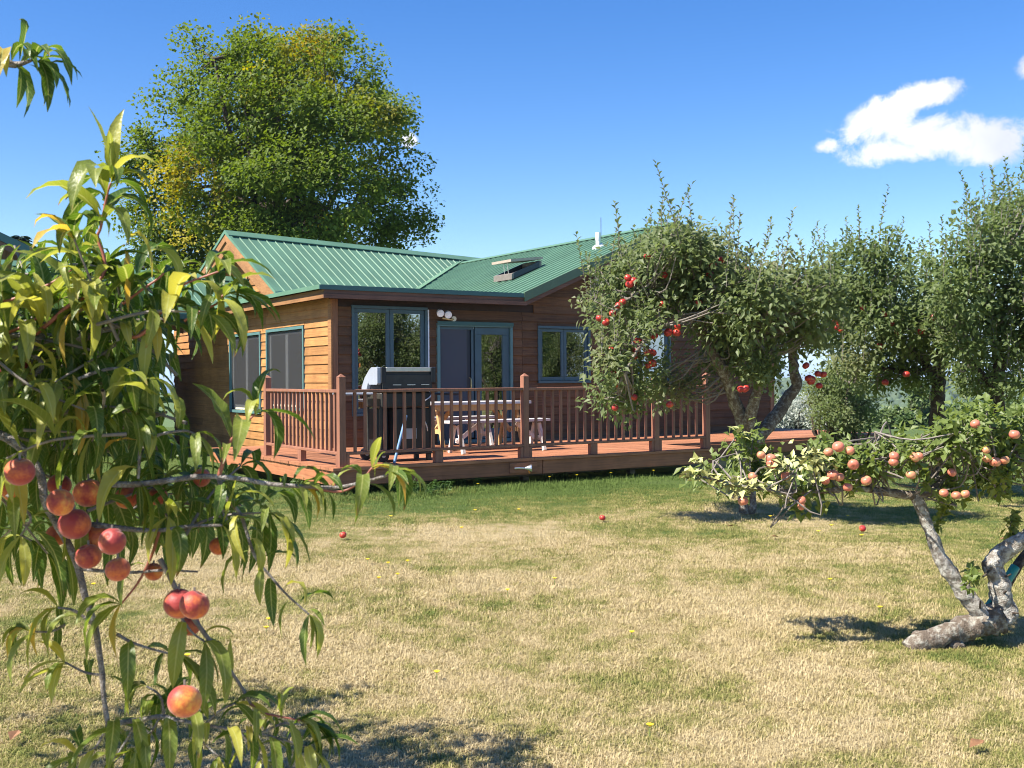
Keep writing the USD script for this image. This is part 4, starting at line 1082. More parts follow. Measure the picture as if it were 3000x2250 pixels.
def apple_shape(c, r, seed):
    m = trimesh.creation.icosphere(2, 1.0); v = np.array(m.vertices)
    th = np.hypot(v[:, 0], v[:, 1])
    v[:, 2] = v[:, 2] * .9 - np.sign(v[:, 2]) * .28 * np.exp(-(th / .3) ** 2)
    rg = np.random.default_rng(seed); a = unit(rg.normal(size=3) * .35 + [0, 0, 1]); x = unit(np.cross(a, [0, 1, .1])); y = np.cross(a, x)
    return np.array(c) + r * (v @ np.array([x, y, a])), np.array(m.faces)


def apple_tree(name, label, base, limbs, blobs, nleaf, shoot_n, L, Wd, leafmat, bark, seed, fruit=(), fr=.036, fruitmat='apple_red', hshoot=(.35, .85), nt=220, group=None, cl_r=.25):
    t = thing(name, label, 'apple tree', base, group)
    anchors = []
    for i, (pts, r0, r1) in enumerate(limbs):
        part(t, 'trunk' if i == 0 else 'limb', limb(pts, r0, r1, seed=seed + i), MAT[bark], True)
        anchors.append(smoothline(pts, 5)[3:])
    fol, cen = crown_leaves(blobs, nleaf, L, Wd, seed, cl_r=cl_r, per=26)
    tw = twigs_to(cen, anchors, nt, seed + 1)
    r = np.random.default_rng(seed + 2)
    tops = []
    B = np.array([b[0] for b in blobs]); R = np.array([b[1] for b in blobs])
    while len(tops) < shoot_n:
        i = r.integers(len(blobs)); d = unit(r.normal(size=3)); d[2] = abs(d[2])
        p = B[i] + d * R[i] * .75
        tops.append(p)
    sh, stems = shoots(tops, seed + 3, *hshoot, L * .9, Wd * .8)
    part(t, 'twigs', join(tw + stems), MAT['twig_grey'], kind='stuff')
    part(t, 'crown', fol, MAT[leafmat], kind='stuff')
    part(t, 'shoot_leaves', sh, MAT[leafmat], kind='stuff')
    for i, (px, py, d) in enumerate(fruit):
        part(t, 'apple', apple_shape(at(px, py, d), fr * r.uniform(.88, 1.1), seed + i), MAT[fruitmat], True)
    return t


def z1(x, y): return 1650 + x / 2.211, 500 + y / 2.211
def z2(x, y): return 2250 + x / 2.073, 450 + y / 2.073
DA = 11.3
X = lambda px, py, d=DA: at(px, py, d)
baseA = X(2190, 1492, 11.6)
limbsA = [([X(2192, 1500, 11.6), X(2186, 1400, 11.55), X(2180, 1330, 11.5), X(2184, 1285, 11.5), X(2172, 1225, 11.45), X(2150, 1170, 11.4), X(2128, 1105, 11.3), X(2098, 1050, 11.2), X(2062, 985, 11.2), X(2030, 920, 11.1), X(2005, 870, 11.1), X(1985, 800, 11.1)], .095, .035),
          ([X(2182, 1310, 11.5), X(2225, 1275, 11.6), X(2268, 1225, 11.7), X(2308, 1165, 11.8), X(2334, 1128, 11.8), X(2325, 1085, 11.8), X(2323, 1025, 11.8), X(2318, 970, 11.8), X(2340, 900, 11.9)], .085, .035),
          ([X(2186, 1270, 11.5), X(2205, 1190, 11.3), X(2232, 1110, 11.2), X(2240, 1040, 11.2), X(2200, 950, 11.1)], .07, .025),
          ([X(2040, 935, 11.1), X(1960, 930, 10.9), X(1880, 1010, 10.6), X(1830, 1090, 10.5)], .03, .01),
          ([X(2005, 870, 11.1), X(1900, 850, 10.9), X(1800, 900, 10.7)], .028, .01)]
blA = blob_px([(1850, 815, 95, 80), (1925, 755, 90, 75), (1995, 735, 90, 65), (1800, 930, 72, 75), (1850, 1080, 80, 45), (1815, 1160, 75, 40), (1950, 1135, 95, 38), (1985, 810, 90, 90), (2085, 800, 100, 85),
               (2180, 880, 120, 120), (2150, 1020, 110, 75), (2280, 855, 110, 105), (2380, 890, 110, 105), (2330, 985, 100, 45), (2235, 1075, 60, 50), (2110, 920, 60, 100), (1790, 1050, 40, 80), (1740, 885, 22, 16), (1900, 950, 50, 60)], 11.1, .7, 1.1, 1)
frA = [(*z1(x, y), 10.75) for x, y in ((235, 955), (320, 925), (275, 980), (308, 1163), (358, 872), (385, 850), (420, 695), (430, 735), (455, 715), (545, 553), (640, 866), (680, 1047), (735, 1050), (740, 1010), (485, 1105), (465, 1120), (470, 1165), (458, 1205), (550, 1262), (578, 1245), (335, 1310), (375, 1285), (358, 1340), (390, 1350), (350, 1380), (378, 1380), (333, 1535), (455, 1465), (690, 1515), (590, 1070), (950, 672), (1028, 575), (968, 608), (1195, 650), (1225, 740), (1150, 1415), (1180, 1412), (545, 1180), (580, 1180), (880, 857), (650, 675))]
frA += [(x, y, 11.4) for x, y in ((2369, 1108), (2396, 1095), (2412, 1097), (2378, 1112), (2376, 1118), (2400, 1130), (2361, 1071))]
treeA = apple_tree('apple_tree', 'spreading apple tree with red apples in front of the gable wall', baseA, limbsA, blA, 21000, 150, .072, .043, 'leaf_apple', 'bark_grey', 11, frA, .041, nt=420)

DC = 14.2
XC = lambda px, py, d=DC: at(px, py, d)
limbsC = [([XC(2748, 1420, 14.6), XC(2745, 1300, 14.5), XC(2746, 1200), XC(2752, 1100), XC(2762, 1010), XC(2805, 930)], .12, .05), ([XC(2750, 1130), XC(2690, 1040), XC(2600, 980), XC(2540, 900)], .06, .02), ([XC(2755, 1080), XC(2660, 1090), XC(2560, 1080), XC(2490, 1120)], .05, .015)]
blC = blob_px([(2480, 830, 100, 110), (2560, 780, 105, 105), (2455, 960, 85, 85), (2560, 930, 100, 95), (2600, 1035, 110, 48), (2680, 850, 100, 105), (2690, 960, 95, 85), (2500, 1060, 70, 45), (2760, 930, 70, 110), (2700, 1060, 60, 60), (2640, 1100, 60, 35), (2790, 1040, 60, 60), (2410, 850, 60, 70), (2560, 1110, 60, 35), (2690, 1125, 40, 40)], DC, .8, 1.1, 2)
frC = [(*z2(x, y), 13.5) for x, y in ((410, 1020), (415, 1050), (440, 1070), (577, 938), (707, 975), (748, 1030), (1005, 995), (787, 1083), (930, 1080), (680, 1168), (840, 1340), (712, 1390))]
apple_tree('apple_tree', 'apple tree with few red apples right of the house corner, dark leaning trunk', XC(2748, 1420, 14.6), limbsC, blC, 18000, 120, .072, .043, 'leaf_apple_far', 'bark_dark', 21, frC, .043, nt=260)
DD = 12.6
XD = lambda px, py, d=DD: at(px, py, d)
limbsD = [([XD(2930, 1440, 12.8), XD(2925, 1300), XD(2920, 1150), XD(2925, 1050), XD(2900, 930), XD(2880, 800)], .11, .04), ([XD(2924, 1090), XD(3000, 980), XD(3060, 860)], .06, .02), ([XD(2922, 1150), XD(2840, 1050), XD(2800, 960)], .05, .02)]
blD = blob_px([(2800, 830, 100, 130), (2885, 710, 95, 105), (2960, 640, 100, 95), (2860, 1120, 75, 50), (2980, 1120, 70, 50), (2920, 850, 130, 140), (2985, 1000, 110, 105), (2850, 1010, 85, 60), (3060, 700, 120, 140), (3080, 900, 130, 150), (3120, 520, 120, 140), (3200, 750, 120, 160)], DD, .7, 1.1, 3)
treeD = apple_tree('apple_tree', 'tall apple tree at the right edge, crown of upright shoots without apples', XD(2930, 1440, 12.8), limbsD, blD, 22000, 150, .072, .043, 'leaf_apple_far', 'bark_dark', 31, nt=260, hshoot=(.35, .95))
# the rest of the orchard row, beyond the right edge; the windows mirror it
bd = XD(2930, 1440, 12.8)
for i, (x, y, rz, sc) in enumerate(((9.3, 14.6, 70, .95), (12.6, 12.6, 160, 1.0), (16.3, 13.4, 250, 1.05), (15.5, 9.5, 20, 1.0), (20.5, 10.8, 110, 1.05))):
    copy_of(treeD, 'orchard_tree', 'apple tree of the orchard row mirrored in the window panes', 'apple tree', (x, y, gz(x, y) - .0), rz, 'orchard trees beyond the right edge', sc)

# ---- small apple tree in the right foreground
DS = 5.95
S = lambda px, py, d=DS: at(px, py, d)
st = thing('small_apple_tree', 'small crooked apple tree with pink apples and lichened trunk on the lawn', 'apple tree', S(2760, 1880, 5.93))
part(st, 'trunk', limb([S(2660, 1905, 5.9), S(2702, 1880, 5.9), S(2760, 1862, 5.92), S(2830, 1842), S(2890, 1822), S(2930, 1806)], .05, .078, 12, 5, .14, .75), MAT['bark_grey'], True)
part(st, 'stump_foot', limb([S(2775, 1865, 5.95), S(2790, 1900, 5.95), S(2812, 1935, 5.97)], .06, .075, 10, 6, .2, .8), MAT['bark_grey'], True)
part(st, 'limb', limb([S(2900, 1815), S(2866, 1787), S(2830, 1740), S(2795, 1695), S(2768, 1655), S(2746, 1612), S(2731, 1572), S(2713, 1528), S(2695, 1480), S(2678, 1449)], .052, .027, 10, 7, .12, .6), MAT['bark_lichen'], True)
part(st, 'limb', limb([S(2678, 1452), S(2620, 1445), S(2567, 1435), S(2545, 1418), S(2560, 1405)], .027, .018, 9, 8), MAT['bark_grey'], True)
part(st, 'limb', limb([S(2600, 1442), S(2500, 1430, 5.9), S(2422, 1437, 5.8), S(2350, 1441, 5.8), S(2240, 1432, 5.7), S(2150, 1420, 5.7), S(2075, 1400, 5.7), S(2005, 1388, 5.7)], .018, .004, 8, 9), MAT['bark_grey'], True)
part(st, 'limb', limb([S(2560, 1405), S(2572, 1390), S(2571, 1333), S(2563, 1265)], .018, .006, 8, 10), MAT['bark_grey'], True)
part(st, 'limb', limb([S(2680, 1450), S(2731, 1440), S(2780, 1380, 6.0), S(2833, 1330, 6.1), S(2910, 1328, 6.1), S(3010, 1338, 6.2)], .022, .012, 8, 11), MAT['bark_grey'], True)
part(st, 'limb', limb([S(2925, 1812), S(2948, 1788), S(2932, 1745), S(2928, 1700), S(2910, 1655), S(2938, 1622), S(3000, 1579, 5.9), S(3090, 1530, 5.9)], .062, .042, 11, 12, .16, .7), MAT['bark_lichen'], True)
part(st, 'limb', limb([S(2905, 1810, 6.05), S(2955, 1700, 6.1), S(3000, 1632, 6.15), S(3080, 1530, 6.2)], .03, .024, 9, 13), MAT['bark_dark'], True)
part(st, 'burl', limb([S(2885, 1668), S(2908, 1660), S(2922, 1650)], .035, .05, 10, 14, .12, 1.0), MAT['bark_grey'], True)
for a_, b_ in (((2932, 1690), (2962, 1682)), ((2905, 1660), (2880, 1690)), ((2950, 1790), (2985, 1796)), ((2870, 1790), (2872, 1760)), ((2930, 1740), (2950, 1730))): part(st, 'spur', limb([S(*a_), S((a_[0] + b_[0]) / 2, (a_[1] + b_[1]) / 2 + 3, 5.9), S(*b_, 5.86)], .009, .004, 6, 15), MAT['bark_dark'], True)
part(st, 'tie_strap', limb([S(2882, 1802, 5.99), S(2925, 1740, 6.04), S(2975, 1660, 6.08)], .026, .026, 8, 3, .05), MAT['strap_teal'], True)
tw = []
TWP = []
def twig(pts, r0=.0042, r1=.0016, n=3): return tube(smoothline(pts, n), np.linspace(r0, r1, (len(pts) - 1) * n + 1 if len(pts) > 2 else n + 1), 5, caps=False)
for pts in ([(2780, 1459), (2765, 1502), (2741, 1545)], [(2240, 1432), (2225, 1380), (2200, 1330), (2165, 1265)], [(2300, 1440), (2290, 1375), (2240, 1310)], [(2160, 1420), (2100, 1385), (2040, 1350)], [(2422, 1437), (2400, 1370), (2380, 1320), (2420, 1280)], [(2350, 1441), (2340, 1480), (2335, 1500)],
            [(2500, 1432), (2470, 1380), (2480, 1310)], [(2480, 1400), (2560, 1350), (2620, 1300)], [(2780, 1380), (2770, 1300), (2800, 1220)], [(2833, 1330), (2870, 1270), (2900, 1180)], [(2910, 1328), (2950, 1260), (2980, 1200)], [(2731, 1440), (2700, 1380), (2650, 1320), (2640, 1260)], [(2960, 1335), (2950, 1390), (2900, 1420)], [(2800, 1360), (2790, 1430), (2770, 1480)], [(2832, 1722), (2850, 1690), (2842, 1668)], [(2980, 1580), (2960, 1540), (2980, 1505)]):
    q_ = [S(x, y, 5.9 + .15 * math.sin(x)) for x, y in pts]
    tw.append(twig(q_)); TWP.append(smoothline(q_, 12))
blS = blob_px([(2060, 1385, 55, 28), (2170, 1310, 50, 55), (2200, 1410, 70, 38), (2330, 1370, 90, 48), (2450, 1355, 90, 58), (2560, 1340, 80, 62), (2670, 1335, 90, 70), (2790, 1290, 95, 85), (2900, 1290, 100, 95), (2780, 1440, 42, 40), (2890, 1400, 90, 40), (2350, 1455, 55, 22), (2850, 1215, 60, 45), (2985, 1250, 60, 70), (3060, 1330, 90, 100)], 5.95, .22, .9, 4)
fol, cen = crown_leaves(blS, 3400, .056, .036, 41, cl_r=.10, per=9, shell=.5)
rr = np.random.default_rng(81)
tp = np.vstack(TWP + [smoothline([S(*q) for q in ((2422, 1437, 5.8), (2350, 1441, 5.8), (2240, 1432, 5.7), (2150, 1420, 5.7), (2075, 1400, 5.7), (2005, 1388, 5.7))], 12)])
tp = np.repeat(tp, 3, 0) + rr.normal(size=(len(tp) * 3, 3)) * .012
tf = leaves(tp, rr.normal(size=tp.shape) + [0, 0, .3], rr.normal(size=tp.shape) * .5 + [0, 0, .9] + SUN, .055 * rr.uniform(.6, 1.2, len(tp)), .036)
fol = (np.vstack([fol[0], tf[0]]), np.vstack([fol[1], tf[1] + len(fol[0])]))
tw += twigs_to(cen, [smoothline(p, 4) for p in ([S(2600, 1442), S(2422, 1437, 5.8), S(2240, 1432, 5.7), S(2075, 1400, 5.7)], [S(2680, 1450), S(2780, 1380, 6.0), S(2910, 1328, 6.1), S(3010, 1338, 6.2)], [S(2560, 1405), S(2571, 1333), S(2563, 1265)])], 170, 42, .005)
part(st, 'twigs', join(tw), MAT['twig_grey'], kind='stuff')
nv = len(fol[0]) // 5
dist = np.linalg.norm(fol[0].reshape(nv, 5, 3)[:, 0] - CAM, axis=1); order = np.argsort(dist)
lf = np.array([[0, 3, 1], [1, 3, 4], [0, 2, 3], [2, 4, 3]])
VV = fol[0].reshape(nv, 5, 3)
plain('leaf_small_apple_one', (.34, .345, .13), rough=.5, var=.4, scale=9.0, rnd=.4)
for k_ in order[:300]: part(st, 'leaf', (VV[k_], lf), MAT['leaf_small_apple_one'])
rest = VV[order[300:]]
part(st, 'crown', (rest.reshape(-1, 3), (np.arange(len(rest))[:, None, None] * 5 + lf[None]).reshape(-1, 3)), MAT['leaf_small_apple'], kind='stuff')
rr = np.random.default_rng(8)
for i, (px, py) in enumerate(((2427, 1324), (2456, 1309), (2490, 1320), (2500, 1361), (2440, 1391), (2459, 1398), (2620, 1336), (2618, 1353), (2693, 1336), (2669, 1391), (2765, 1444), (2801, 1451), (2828, 1447), (2888, 1319), (2915, 1353), (2890, 1343), (2944, 1348), (2972, 1273), (2177, 1468), (2259, 1343), (2261, 1357), (2230, 1333), (2206, 1396), (2348, 1466), (2348, 1483), (2789, 1384), (2857, 1242), (2483, 1427), (2538, 1408), (2302, 1394), (2680, 1340), (2418, 1408))):
    part(st, 'apple', apple_shape(S(px, py, 5.72), .027 * rr.uniform(.8, 1.2), 60 + i), MAT['apple_pink'], True)

# ---- peach tree in the left foreground
pt = thing('peach_tree', 'peach tree branches with long drooping leaves and ripe peaches, left foreground', 'peach tree', np.array([-2.1, 2.3, 0]))
Q = lambda px, py, d=2.25: at(px, py, d)
def pbranch(name, pts, r0, r1, m='bark_peach', sides=8):
    p = smoothline([Q(*a) for a in pts], 4)
    part(pt, name, tube(p, np.linspace(r0, r1, len(p)), sides, wob=.08, seed=abs(int(pts[0][0]))), MAT[m], True)
    return p
TW = []     # (polyline, leaf spacing, droop, size)
def tw_add(pts, r0, r1, m='bark_peach', sp=.034, size=1.0, leafy=True):
    p = pbranch('branch', pts, r0, r1, m, 7)
    if leafy: TW.append((p, sp, size))
pbranch('trunk', [(-60, 1255, 2.27), (19, 1282, 2.25), (82, 1333, 2.25), (120, 1396), (133, 1472), (171, 1542), (209, 1611), (234, 1681), (250, 1751), (278, 1833), (291, 1915), (300, 1978), (304, 2042), (316, 2124)], .0105, .005)
pbranch('trunk', [(-1500, 2900, 2.5), (-1200, 2200, 2.5), (-900, 1700, 2.45), (-600, 1400, 2.4), (-250, 1270, 2.3), (-60, 1255, 2.27)], .055, .012)
pbranch('branch', [(-900, 1700, 2.45), (-700, 1200, 2.5), (-450, 850, 2.5), (-250, 500, 2.4), (-150, 260, 2.3), (-60, 190, 2.3), (0, 180, 2.3), (45, 190, 2.3), (95, 176, 2.3)], .035, .003)
pbranch('branch', [(-700, 1200, 2.5), (-300, 1010, 2.4), (-40, 1000, 2.35), (30, 999, 2.3), (190, 996, 2.3), (237, 989, 2.3), (305, 969, 2.3), (383, 938, 2.3)], .03, .004)
TW.append((smoothline([Q(0, 180, 2.3), Q(45, 190, 2.3), Q(95, 176, 2.3), Q(130, 190, 2.3)], 4), .016, .8))
tw_add([(304, 1421), (405, 1418), (506, 1406), (595, 1396), (696, 1402), (791, 1418), (886, 1425), (987, 1428), (1075, 1410), (1140, 1390)], .007, .003, leafy=False)
tw_add([(171, 1532), (285, 1539), (380, 1551), (468, 1554), (551, 1542), (652, 1539)], .007, .003, sp=.07)
tw_add([(240, 1668), (373, 1678), (475, 1671), (579, 1675)], .004, .002, leafy=False)
tw_add([(342, 1858), (405, 1890), (519, 1921)], .004, .002, sp=.05)
tw_add([(316, 2124), (400, 2110), (475, 2099), (525, 2111), (633, 2130), (759, 2149), (899, 2187)], .006, .002, sp=.015, size=.85)
for pts_ in ([(600, 2125), (640, 2085), (690, 2060)], [(700, 2140), (740, 2190), (780, 2230)], [(480, 2100), (470, 2040), (430, 2010)], [(560, 2118), (590, 2170), (640, 2215)], [(400, 2110), (370, 2170), (330, 2230)], [(760, 2150), (830, 2120), (890, 2125)]): tw_add(pts_, .003, .002, sp=.02, size=.85)
tw_add([(468, 1637), (506, 1706), (538, 1770), (601, 1858), (639, 1909), (671, 1959), (709, 2016), (734, 2061)], .006, .003, 'twig_grey', leafy=False)
tw_add([(734, 2061), (760, 2085), (800, 2095), (880, 2110)], .003, .002, 'twig_red', sp=.025, size=.8)
tw_add([(468, 1555), (462, 1573), (443, 1630), (405, 1706), (354, 1770)], .004, .002, 'twig_red', sp=.045)
tw_add([(640, 1400), (658, 1453), (702, 1504), (721, 1554), (747, 1630), (797, 1694), (842, 1744), (905, 1800)], .005, .002, sp=.028, size=.72)
tw_add([(640, 1400), (655, 1350), (671, 1301), (700, 1262), (747, 1213)], .005, .002, 'twig_red', sp=.03)
tw_add([(411, 1232), (411, 1300), (405, 1402)], .004, .003, sp=.022)
tw_add([(70, 1260), (140, 1262), (215, 1266)], .004, .002, 'twig_grey', leafy=False)
tw_add([(325, 535), (317, 558), (307, 603), (295, 667), (286, 697), (305, 755), (302, 806), (241, 877), (203, 894), (149, 942), (102, 979)][::-1], .005, .002, 'twig_red', sp=.026, size=1.0)
tw_add([(373, 992), (417, 979), (451, 938), (492, 891), (509, 864), (539, 833), (603, 809), (640, 796)], .004, .002, 'twig_red', sp=.03)
tw_add([(540, 940), (583, 915), (634, 890), (648, 870), (665, 860)], .003, .002, 'twig_red', sp=.022, size=.9)
tw_add([(360, 890), (414, 850), (458, 820), (480, 800)], .003, .002, 'twig_red', sp=.03)
tw_add([(36, 1124), (72, 1110), (116, 1085), (116, 1054), (77, 1040)], .008, .004, 'bark_peach', sp=.06)
tw_add([(-40, 1130), (36, 1124), (110, 1118), (170, 1112)], .008, .003, sp=.04)
tw_add([(-40, 900), (60, 870), (150, 830), (210, 790)], .005, .002, 'twig_red', sp=.026)
tw_add([(-20, 990), (60, 960), (110, 930), (130, 905)], .004, .002, 'twig_red', sp=.02, size=1.1)
tw_add([(230, 1110), (300, 1085), (370, 1080), (430, 1110)], .004, .002, sp=.03)
tw_add([(150, 1230), (220, 1200), (300, 1190), (380, 1200)], .004, .002, sp=.024)
tw_add([(420, 1290), (480, 1270), (540, 1262), (570, 1270)], .004, .002, sp=.03, size=.85)
tw_add([(20, 1450), (60, 1480), (90, 1520), (60, 1570)], .004, .002, sp=.03)
tw_add([(190, 1830), (150, 1850), (90, 1850)], .003, .002, sp=.035, size=.8)
tw_add([(278, 1833), (220, 1790), (170, 1780)], .004, .002, sp=.024)
tw_add([(300, 1978), (250, 1970), (190, 1940)], .003, .002, sp=.04, size=.8)
tw_add([(470, 2099), (440, 2150), (400, 2190)], .003, .002, sp=.025)
tw_add([(316, 2124), (280, 2190), (230, 2215)], .003, .002, sp=.03, size=.9)
tw_add([(525, 1800), (560, 1850), (600, 1880)], .003, .002, sp=.03)
tw_add([(900, 1426), (1000, 1440), (1060, 1405), (1090, 1370)], .003, .002, 'twig_red', sp=.02, size=.72)
TW.append((smoothline([Q(290, 690), Q(307, 603), Q(317, 558), Q(327, 530)], 4), .011, 1.05))
TW.append((smoothline([Q(250, 870), Q(298, 823), Q(305, 780)], 4), .016, 1.05))
TW.append((smoothline([Q(610, 900), Q(634, 890), Q(655, 870)], 4), .016, .9))
TW.append((smoothline([Q(0, 185, 2.3), Q(60, 188, 2.3), Q(110, 180, 2.3)], 4), .010, .9))
TW.append((smoothline([Q(810, 1415), Q(850, 1420), Q(880, 1424)], 4), .012, .85))
TW.append((smoothline([Q(1040, 1425), Q(1100, 1405), Q(1150, 1385)], 4), .016, .8))

def peach_leaf(p, d0, L, wd, curl, roll, seed):
    """a long folded blade that starts along d0 and bends down; 7 x 3 points"""
    r = np.random.default_rng(seed)
    n = 8; pos = np.array(p, float); d = unit(np.array(d0, float))
    side0 = unit(np.cross(d, [0, 0, 1.0]) + 1e-6)
    side0 = unit(side0 * math.cos(roll) + np.cross(d, side0) * math.sin(roll))
    ws = np.array([.05, .5, .85, 1.0, .95, .74, .42, .04]) * wd
    bend = np.array([0, 0, -1.0]) - .45 * np.array([d[0], d[1], 0]) + r.normal(size=3) * .12
    rows = []
    for i in range(n):
        s = unit(side0 - d * np.dot(side0, d)); nrm = np.cross(s, d)
        wav = r.uniform(-.12, .12)
        rows.append([pos - s * ws[i] * .5 + nrm * ws[i] * (.22 + wav), pos, pos + s * ws[i] * .5 + nrm * ws[i] * (.22 - wav)])
        pos = pos + d * L / (n - 1)
        d = unit(d + bend * curl * (.6 + .7 * r.uniform()))
    v = np.array(rows).reshape(-1, 3)
    f = []
    for i in range(n - 1):
        for j in range(2):
            a = i * 3 + j; f += [[a, a + 1, a + 4], [a, a + 4, a + 3]]
    return v, np.array(f)


r = np.random.default_rng(77)
PLV = []
def leaf_along(p, sp, size, k=0):
    seg = np.linalg.norm(np.diff(p, axis=0), axis=1); cum = np.concatenate([[0], np.cumsum(seg)])
    s = sp * .6
    i = 0
    while s < cum[-1]:
        q = np.array([np.interp(s, cum, p[:, c]) for c in range(3)])
        j = min(np.searchsorted(cum, s), len(p) - 1); t = unit(p[j] - p[j - 1])
        a = i * 2.4 + r.uniform(-.5, .5)
        x = unit(np.cross(t, [.3, .2, 1.0])); y = np.cross(t, x)
        d = unit((x * math.cos(a) + y * math.sin(a)) * 1.0 + t * .5 + np.array([0, 0, .6]))
        L = .15 * size * r.uniform(.55, 1.2); 
        PLV.append(peach_leaf(q + d * .006, d, L, L * r.uniform(.16, .235), r.uniform(.2, .62), r.uniform(-.7, .7), int(r.integers(1 << 30))))
        s += sp * r.uniform(.6, 1.4); i += 1
    # a terminal tuft
    for _ in range(4):
        d = unit(unit(p[-1] - p[-2]) + r.normal(size=3) * .6)
        L = .14 * size * r.uniform(.7, 1.1)
        PLV.append(peach_leaf(p[-1], d, L, L * .2, r.uniform(.15, .5), r.uniform(-.5, .5), int(r.integers(1 << 30))))
for p, sp_, size in TW: leaf_along(p, sp_, size)
# the mass behind: leafy twigs deeper in the crown
reg = [Polygon([(0, 930), (200, 890), (300, 800), (360, 810), (390, 890), (470, 900), (480, 960), (400, 1000), (380, 1100), (440, 1180), (430, 1240), (330, 1290), (250, 1330), (120, 1290), (0, 1290)]),
       Polygon([(380, 1420), (560, 1420), (650, 1420), (720, 1480), (740, 1560), (640, 1560), (480, 1560), (400, 1560)]), Polygon([(0, 1330), (60, 1330), (70, 1560), (0, 1600)])]
from shapely.geometry import Point
deep = []
for poly, n, in zip(reg, (64, 13, 5)):
    x0, y0, x1, y1 = poly.bounds; k_ = 0
    while k_ < n:
        px, py = r.uniform(x0, x1), r.uniform(y0, y1)
        if not poly.contains(Point(px, py)): continue
        k_ += 1
        d = r.uniform(2.2, 3.1); a = at(px, py, d); dr = unit(np.array([r.normal(), r.normal() * .6, r.uniform(-.5, .7)]))
        p = smoothline([a - dr * .12, a + r.normal(size=3) * .015, a + dr * .12 + [0, 0, -.02]], 3)
        deep.append(tube(p, np.linspace(.004, .002, len(p)), 5, caps=False))
        leaf_along(p, .030, 1.0)
# more of the crown to the left and above, out of the frame: it casts the shade at the bottom
for k_ in range(150):
    px, py, d = r.uniform(-1100, -260), r.uniform(250, 1500), r.uniform(1.9, 3.3)
    a = at(px, py, d); dr = unit(np.array([r.normal(), r.normal(), r.uniform(-.5, .8)]))
    p = smoothline([a - dr * .15, a, a + dr * .15], 3)
    deep.append(tube(p, np.linspace(.004, .002, len(p)), 5, caps=False))
    leaf_along(p, .05, 1.0)
for k_ in range(120):
    if k_ < 45: px, py, d = r.uniform(0, 420), r.uniform(760, 1150), r.uniform(2.9, 3.9)
    else: px, py, d = r.uniform(-1000, -40), r.uniform(600, 1250), r.uniform(3.2, 4.3)
    a = at(px, py, d); dr = unit(np.array([r.normal(), r.normal(), r.uniform(-.5, .8)]))
    p = smoothline([a - dr * .17, a, a + dr * .17], 3)
    deep.append(tube(p, np.linspace(.004, .002, len(p)), 5, caps=False))
    leaf_along(p, .045, 1.0)
part(pt, 'twigs', join(deep), MAT['twig_grey'], kind='stuff')
P0 = np.array([q[0][9] for q in PLV]); dv_ = P0 - CAM
dep = dv_ @ FW; ix = 1500 + FPX * (dv_ @ RT) / dep
vis = (ix > -20)
key = np.where(vis, dep, 1e3); order = np.argsort(key)
LUV = np.array([(u_, i_ / 7) for i_ in range(8) for u_ in (0, .5, 1)])
for k_ in order[:300]: part(pt, 'leaf', PLV[k_], MAT['leaf_peach'], True, uv=LUV)
part(pt, 'crown', join([PLV[k_] for k_ in order[300:]]), MAT['leaf_peach_mass'], True, kind='stuff', uv=np.tile(LUV, (len(order) - 300, 1)))
def peach_shape(c, r_, seed):
    m = trimesh.creation.icosphere(3, 1.0); v = np.array(m.vertices)
    th = np.hypot(v[:, 0], v[:, 1]); ph = np.arctan2(v[:, 1], v[:, 0])
    v[:, 2] = v[:, 2] * .95 - np.where(v[:, 2] > 0, 1, 0) * .2 * np.exp(-(th / .25) ** 2)
    v[:, :2] *= (1 - .11 * np.exp(-(ph / .13) ** 2))[:, None]
    rg = np.random.default_rng(seed); a = unit(rg.normal(size=3) * .4 + [0, 0, 1]); x = unit(np.cross(a, rg.normal(size=3))); y = np.cross(a, x)
    return np.array(c) + r_ * (v @ np.array([x, y, a])), np.array(m.faces)
for i, (px, py, rp) in enumerate(((58, 1382, 46), (38, 1436, 33), (177, 1472, 41), (259, 1444, 46), (174, 1421, 34), (218, 1535, 48), (168, 1567, 34), (285, 1577, 47), (329, 1586, 40), (259, 1630, 39), (345, 1668, 39), (373, 1455, 36), (462, 1453, 29), (525, 1768, 48), (570, 1772, 43), (557, 1833, 31), (541, 2054, 52), (590, 1400, 27), (640, 1600, 27), (20, 1093, 33), (77, 1072, 22), (450, 1675, 27))):
    rad = .036 if rp > 30 else .033
    d = (2.05, 2.2, 2.12, 2.26)[i % 4] if rp > 36 else 2.34
    c_ = at(px, py, d); f_ = part(pt, 'peach', peach_shape(c_, rp * d / FPX * (.93 + .1 * ((i * 37) % 10) / 10), 200 + i), MAT['peach_skin'], True)
    part(f_, 'stalk', tube([c_ + W * rp * d / FPX * .75, c_ + W * rp * d / FPX * 1.2], .0025, 5), MAT['twig_grey'])

